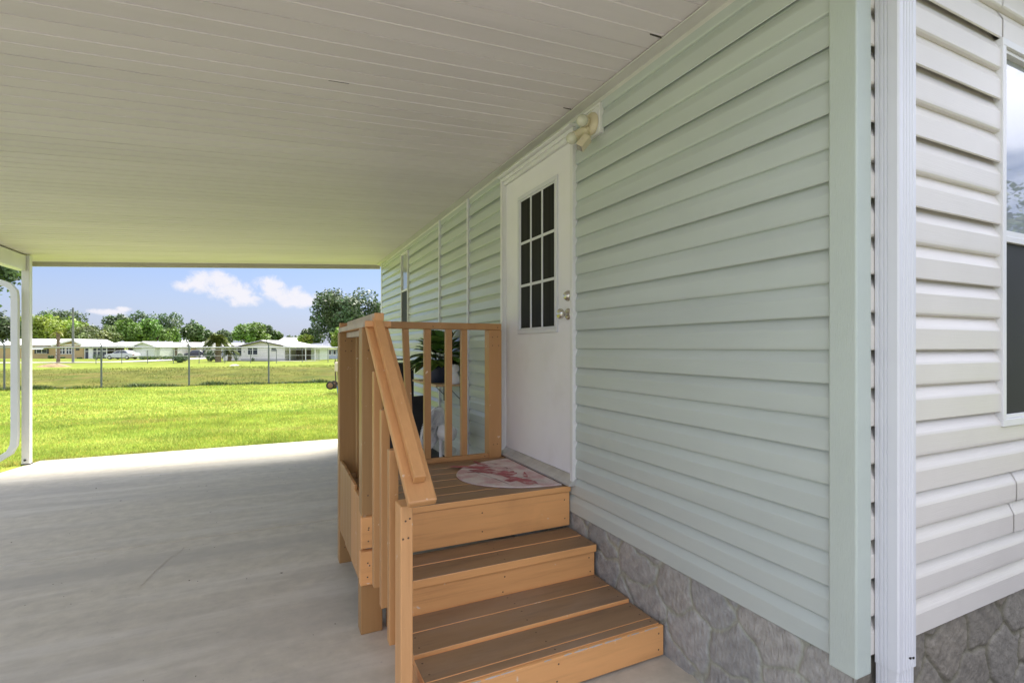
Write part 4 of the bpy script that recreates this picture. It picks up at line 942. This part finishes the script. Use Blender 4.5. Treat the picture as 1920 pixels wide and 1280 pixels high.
# ---------------------------------------------------------------- road and small ground features
def ribbon(name, pts, w, mat, zoff=.03):
    m_ = MB(); prev = None
    P = [Vector(p[:2]) for p in pts]
    fine = []
    for a, b in zip(P[:-1], P[1:]):
        n = max(1, int((b-a).length/1.5))
        fine += [a.lerp(b, i/n) for i in range(n)]
    fine.append(P[-1])
    for i, p in enumerate(fine):
        d = (fine[min(i+1,len(fine)-1)]-fine[max(i-1,0)]).normalized(); n_ = Vector((-d.y,d.x))*w/2
        row = [(q.x,q.y,float(gz(q.x,q.y))+zoff) for q in (p-n_, p-n_*.33, p+n_*.33, p+n_)]
        if prev: 
            for k in range(3): m_.add([prev[k],prev[k+1],row[k+1],row[k]],[(0,1,2,3)])
        prev = row
    return struct(m_.build(name, mat, fix=False))
m_road = M('pale_asphalt_road', (.36,.34,.31), .85, .08, 1)
ribbon('road', [at(-260,60), at(60,61), at(180,62), at(240,66), at(300,72), at(350,80), at(400,92), at(430,110), at(450,150)], 4.6, m_road, .05)
ribbon('driveway', [at(520,64.5), at(596,64.5)], 3.0, m_road, .055)
x,y,z = at(103,38.5)
def mound(name, label, cat, px, dep, w, dpt, h, mat, seed):
    r = random.Random(seed); x, y, z = at(px, dep); t_ = MB(); n = 14; rings = 5
    vs = []
    for j in range(rings+1):
        for i in range(n):
            q = 2*math.pi*i/n; rr = (1-j/rings)*(1+.15*math.sin(3*q+seed)); X = x+w/2*rr*math.cos(q); Y = y+dpt/2*rr*math.sin(q)
            vs.append((X, Y, float(gz(X,Y))-.04+h*math.sin(j/rings*math.pi/2)*r.uniform(.8,1.15)))
    t_.add(vs, [(j*n+i,j*n+(i+1)%n,(j+1)*n+(i+1)%n,(j+1)*n+i) for j in range(rings) for i in range(n)]); o_ = t_.build(name, mat, smooth=True); return tag(o_, label, cat)
mound('dirt_mound','bare brown dirt mound on the far canal bank','mound',103,36.5,2.0,1.6,.25,M('dry_dirt',(.27,.19,.10),.95,.25,3,.05,6),3)
mound('pale_rock','flat pale rock lying on the canal bank left of the white gable house','rock',441,36,.9,.5,.16,M('pale_rock_stone',(.50,.47,.42),.9,.15,5,.03,9),5)

# ---------------------------------------------------------------- distant houses
m_tan = M('tan_siding',(.50,.36,.17),.7,.05,1); m_hw = M('white_stucco',(.74,.71,.69),.7,.04,.7); m_pg = M('pale_mint_siding',(.62,.66,.58),.7,.04,.7)
m_roofw = M('white_metal_roof',(.76,.75,.73),.5,.05,.6); m_brn2 = M('dark_brown_trim',(.07,.06,.05),.6); m_win = M('dark_window_glass',(.03,.035,.06),.15,.3,2)
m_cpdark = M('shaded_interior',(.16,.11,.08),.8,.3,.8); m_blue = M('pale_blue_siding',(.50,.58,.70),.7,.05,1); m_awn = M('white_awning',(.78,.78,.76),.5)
class House:
    def __init__(s, name, label, px, dep, cat='house', group='houses across the canal'):
        x, y, z = at(px, dep); s.px, s.dep, s.k = px, dep, dep/F; s.z = z; s.yb = CY+(H-z)/s.k
        s.t = thing(name, label, cat, (x,y,z), -YAW, group)
    def X(s, px): return (px-s.px)*s.k
    def Z(s, py): return (s.yb-py)*s.k
    def box(s, name, mat, px0, px1, py0, py1, y0=0, y1=.1, par=None, bevel=0):
        m_ = MB(); m_.box(s.X(px0), s.X(px1), y0, y1, min(s.Z(py0),s.Z(py1)), max(s.Z(py0),s.Z(py1))); return m_.build(name, mat, par or s.t, local=True, bevel=bevel)
    def window(s, px0, px1, py0, py1, y, cols=1, rows=1, fm=None):
        f_ = MB(); X0, X1, Z0, Z1 = s.X(px0), s.X(px1), s.Z(py1), s.Z(py0); w = .07
        f_.box(X0-w,X1+w,y-.06,y,Z0-w,Z0); f_.box(X0-w,X1+w,y-.06,y,Z1,Z1+w); f_.box(X0-w,X0,y-.06,y,Z0,Z1); f_.box(X1,X1+w,y-.06,y,Z0,Z1)
        for i in range(1,cols): c = X0+(X1-X0)*i/cols; f_.box(c-.05,c+.05,y-.055,y,Z0,Z1)
        for i in range(1,rows): c = Z0+(Z1-Z0)*i/rows; f_.box(X0,X1,y-.05,y,c-.04,c+.04)
        o_ = f_.build('window', fm or m_awn, s.t, local=True); g_ = MB(); g_.box(X0,X1,y-.03,y-.005,Z0,Z1); g_.build('pane', m_win, o_, local=True); return o_
    def gable(s, name, mat, px0, px1, pye, pxa, pya, y0, y1, th=.16, over=.25, par=None):
        """roof with its gable towards the camera"""
        X0, X1, XA = s.X(px0)-over, s.X(px1)+over, s.X(pxa); ze, za = s.Z(pye), s.Z(pya)
        m_ = MB(); m_.prism([(X0,ze-th),(XA,za-th),(X1,ze-th),(X1,ze),(XA,za),(X0,ze)], lambda u,v,t: (u,t,v), y0, y1); return m_.build(name, mat, par or s.t, local=True)
    def gwall(s, mat, px0, px1, pyb, pye, pxa, pya, y0, y1):
        m_ = MB(); m_.prism([(s.X(px0),s.Z(pyb)),(s.X(px1),s.Z(pyb)),(s.X(px1),s.Z(pye)),(s.X(pxa),s.Z(pya)),(s.X(px0),s.Z(pye))], lambda u,v,t: (u,t,v), y0, y1); return m_.build('wall', mat, s.t, local=True)
    def slope(s, name, mat, px0, px1, pye, pyr, y0, y1):
        """long roof plane falling towards the camera, ridge parallel to the picture"""
        m_ = MB(); ze, zr = s.Z(pye), s.Z(pyr); ym = (y0+y1)/2
        m_.prism([(y0,ze-.15),(y1,ze-.15),(y1,ze),(ym,zr),(y0,ze)], lambda u,v,t: (t,u,v), s.X(px0), s.X(px1)); return m_.build(name, mat, s.t, local=True)
# tan house
h = House('tan_house','tan house with white awning and paned windows right of the carport post',100,86)
h.box('wall',m_tan,-20,106,676,648,.6,7); h.slope('roof',m_roofw,-26,112,646,634.5,.1,7.6)
h.gwall(m_tan,106,157,676,647,139,640,0,6.5); h.gable('roof',m_roofw,104,159,646,139,635.5,-.5,6.9,.32,.3)
h.box('gable_board',m_awn,108,156,647.5,645,-.05,-.003)
h.window(63,82,655,662,.6,2,1)
for px in (60.5,84): h.box('shutter',m_win,px-1.6,px+1.6,654,663,.53,.597)
m_ = MB(); m_.prism([(.58,h.Z(649.5)),(-.5,h.Z(654)),(-.5,h.Z(655)),(.58,h.Z(650.5))], lambda u,v,t: (t,u,v), h.X(61), h.X(84)); m_.build('awning', m_awn, h.t, local=True)
h.window(112,122,650,663,0,2,2); h.window(125,134,650,663,0,2,2); h.box('corner_board',m_awn,105,107.5,676,648,-.05,.0)
h.box('foundation',m_hw,-20,157,676.5,673,-.06,-.002); h.box('vent_panel',m_brn2,142,149,652,657,-.04,-.002)
# screened porch between
h = House('screened_porch','white framed porch with dark insect screens beside the tan house',180,85,'porch')
h.box('screen',M('dark_screen',(.045,.05,.075),.6,.2,1),158.5,201,672,650,.05,.07)
for px in (159,166.5,174,182,191.5,200): h.box('porch_post',m_awn,px-.55,px+.55,674,649,-.02,.05)
for py in (651,658.5,673): h.box('porch_beam',m_awn,158.5,201,py-.5,py+.5,-.015,.049)
h.box('porch_door',m_awn,167,173.5,673,653,-.05,-.021); h.box('floor_slab',m_hw,158,203,676.5,673.6,-.3,4); h.slope('roof',m_roofw,156,204,648,642.5,-.6,5)
h.box('rear_wall',m_cpdark,158.5,201,673,650,3.6,3.8)
# white house with carport and car
h = House('white_house','long white roofed house with an open carport behind the silver car',240,88)
h.slope('roof',m_roofw,198,272,650,640.5,-1.2,7.5)
for px in (202,222,244): h.box('carport_post',m_awn,px-.6,px+.6,674,650,-.9,-.75)
h.box('wall',m_cpdark,203,250,674,650,4.5,4.7); h.box('wall',m_pg,249,300,674,651,.0,7)
h.window(252,258,652,663,.0); h.gwall(m_pg,257,296,674,649,276,641,-.8,-.003); h.gable('roof',m_roofw,255,298,649,276,640,-1.2,6,.2,.3)
h.box('fascia',m_awn,200,262,650,647.5,-1.32,-1.202); h.box('garage_door',m_awn,262,280,674,656,-.87,-.803)
h = House('white_house','low white house with small dark windows behind the hedge',305,92)
h.box('wall',m_hw,285,334,674,652,0,7); h.slope('roof',m_roofw,280,336,650,641.5,-.8,7.5); h.window(290,296,654,657,0); h.window(300,306,654,657,0)
h.box('dark_recess',m_cpdark,318,332,672,649,-.06,-.003); h.box('fascia',m_brn2,286,318,650.5,649.3,-.92,-.802)
h = House('tan_gable_house','small house with a tan gable and white side roof left of the sabal palm',348,95)
h.gwall(m_tan,333,361,672,650,347,643,0,6); h.gable('roof',m_roofw,332,362,650,347,641.5,-.6,6,.22,.3); h.gable('barge_board',m_brn2,332,362,650.6,347,642.4,-.72,-.602,.14,.3)
h.box('wall',m_hw,361,388,672,652,1,6); h.slope('roof',m_roofw,360,392,649,640,.2,7); h.window(336,342,653,660,0); h.window(351,357,653,658,0); h.window(374,380,654,661,1)
h = House('blue_house','pale blue low house seen behind the sabal palm',396,100)
h.box('wall',m_blue,384,440,672,650,0,6); h.slope('roof',m_roofw,380,444,650,643,-.5,6.5); h.window(388,394,654,661,0); h.window(399,404,654,661,0)
# white gable house
h = House('white_gable_house','white gable house with dark trim and blue tinted double window',493,69)
h.gwall(m_hw,452.5,534,676,648.5,491,639.5,0,10); h.gable('roof',m_roofw,450,538,648,491,637.5,-.3,10.5,.10,.2); h.gable('barge_board',m_brn2,450,538,649,491,638.6,-.42,-.302,.13,.2)
h.window(465,483,652.5,664.5,0,2,1); h.window(509,518,652.5,658,0,1,1); h.box('foundation',M('grey_block',(.45,.44,.43),.8),452,534.5,676.5,672.5,-.05,-.003)
h.box('house_number',m_brn2,457,459.5,658.3,659.4,-.03,-.002)
h.box('wall',m_hw,416,452,676,667.5,.3,.5); h.slope('roof',m_brn2,412,453,649.5,647.5,-.1,5)
h.box('screen',m_win,416,452,667.5,650,.42,.45)
for px in (416.5,424,433,442,451.5): h.box('porch_post',m_awn,px-.5,px+.5,667.5,650,.30,.415)
# carport on its right
m_ = MB(); m_.prism([(h.X(534.2),h.Z(647.5)),(h.X(598),h.Z(652)),(h.X(598),h.Z(653)),(h.X(534.2),h.Z(649.5))], lambda u,v,t: (u,t,v), -.5, 6); m_.build('carport_roof', m_roofw, h.t, local=True)
h.box('carport_wall',m_cpdark,535,574,675,651,3.5,3.7)
for px in (545,574.5,592): h.box('carport_post',m_awn,px-.5,px+.5,675,651,-.3,-.15)
h.box('store_wall',m_pg,575,592,675,653,1.5,5); h.box('store_door',m_awn,583,588,674.5,657,1.42,1.497)
h.box('lawn_chair',M('dark_chair',(.04,.04,.05),.6),577,583,675.5,669,.6,1.0) if False else None
h = House('pale_house','long pale house with dark eaves behind the carport of the white gable house',600,82)
h.box('wall',m_hw,560,613,676,655,0,7); h.box('wall',m_blue,613,668,676,655,.4,7); h.slope('roof',m_roofw,556,672,651,643,-.6,8); h.box('fascia',m_brn2,556,672,653,651.2,-.72,-.602)
for px in (617,626,638): h.window(px-2,px+2,657,664,.4)
h = House('white_roofed_house','distant house of which only a white roof shows above the gable house',545,112)
h.box('wall',m_hw,520,572,668,645,0,7); h.slope('roof',m_roofw,518,575,642,632,-.5,8)
h = House('far_white_house','distant white roofed house peeping between the green trees',345,118)
h.box('wall',m_hw,312,362,668,648,0,7); h.slope('roof',m_roofw,310,364,645,636,-.5,8)

# ---------------------------------------------------------------- cars
def car(name, label, px, dep, col, L=4.6, rz=0, group='cars parked across the canal'):
    x, y, z = at(px, dep); t_ = thing(name, label, 'car', (x,y,z+.04), -YAW+rz, group)
    body = [(-2.28,.32),(-2.25,.62),(-2.05,.76),(-1.05,.90),(1.55,.96),(2.15,.92),(2.28,.70),(2.27,.34),(1.75,.24),(-1.9,.24)]
    m_ = MB(); m_.prism([(u*L/4.6,v) for u,v in body], lambda u,v,t: (u,t,v), -.88, .88); b_ = m_.build('body', M('car_paint_'+name,col,.25,.02,1), t_, local=True, bevel=.06)
    cab = [(-1.15,.90),(-.35,1.38),(.65,1.42),(1.15,1.30),(1.75,.95)]
    m_ = MB(); n = len(cab); m_.add([(u*L/4.6,-.80,v) if v < 1 else (u*L/4.6,-.62,v) for u,v in cab]+[(u*L/4.6,.80,v) if v < 1 else (u*L/4.6,.62,v) for u,v in cab], [tuple(range(n))[::-1],tuple(range(n,2*n))]+[(i,(i+1)%n,(i+1)%n+n,i+n) for i in range(n)])
    m_.build('cabin', M('car_paint_'+name,col), t_, local=True, bevel=.05)
    m_ = MB()
    for s_ in (-1,1):
        for poly in ([(-.92,.95),(-.33,1.31),(.12,1.33),(.12,.97)],[(.20,.97),(.20,1.33),(.62,1.34),(1.05,1.22),(1.42,.99)]):
            m_.add([(u*L/4.6, s_*(.835-(v-.9)*.40), v) for u,v in poly],[(0,1,2,3) if len(poly)==4 else (0,1,2,3,4)])
    m_.build('window', m_win, t_, local=True)
    for u in (-1.42,1.38):
        for s_ in (-1,1):
            m_ = MB(); m_.lathe([(0,-.10),(.20,-.10),(.31,-.09),(.32,0),(.31,.09),(.20,.10),(0,.10)], (u*L/4.6,s_*.80,.30), (0,1,0), 20); w_ = m_.build('wheel', m_dark, t_, local=True)
            m_ = MB(); m_.lathe([(0,-.012),(.19,-.008),(.19,.008),(0,.012)], (u*L/4.6,s_*.91,.30), (0,1,0), 14); m_.build('rim', m_alu, w_, local=True)
    m_ = MB(); m_.box(-2.30*L/4.6,-2.18*L/4.6,-.78,-.45,.58,.70); m_.build('headlight', m_awn, t_, local=True)
    m_ = MB(); m_.box(2.18*L/4.6,2.30*L/4.6,-.80,-.50,.66,.80); m_.build('tail_light', M('red_lens',(.35,.03,.03),.3), t_, local=True)
    return t_
car('sedan', 'silver sedan parked side on before the open white carport', 230, 79, (.55,.56,.60), 4.4)
car('small_car', 'small dark car parked beyond the tan gable house', 365, 90, (.03,.03,.05), 3.4, R(35))
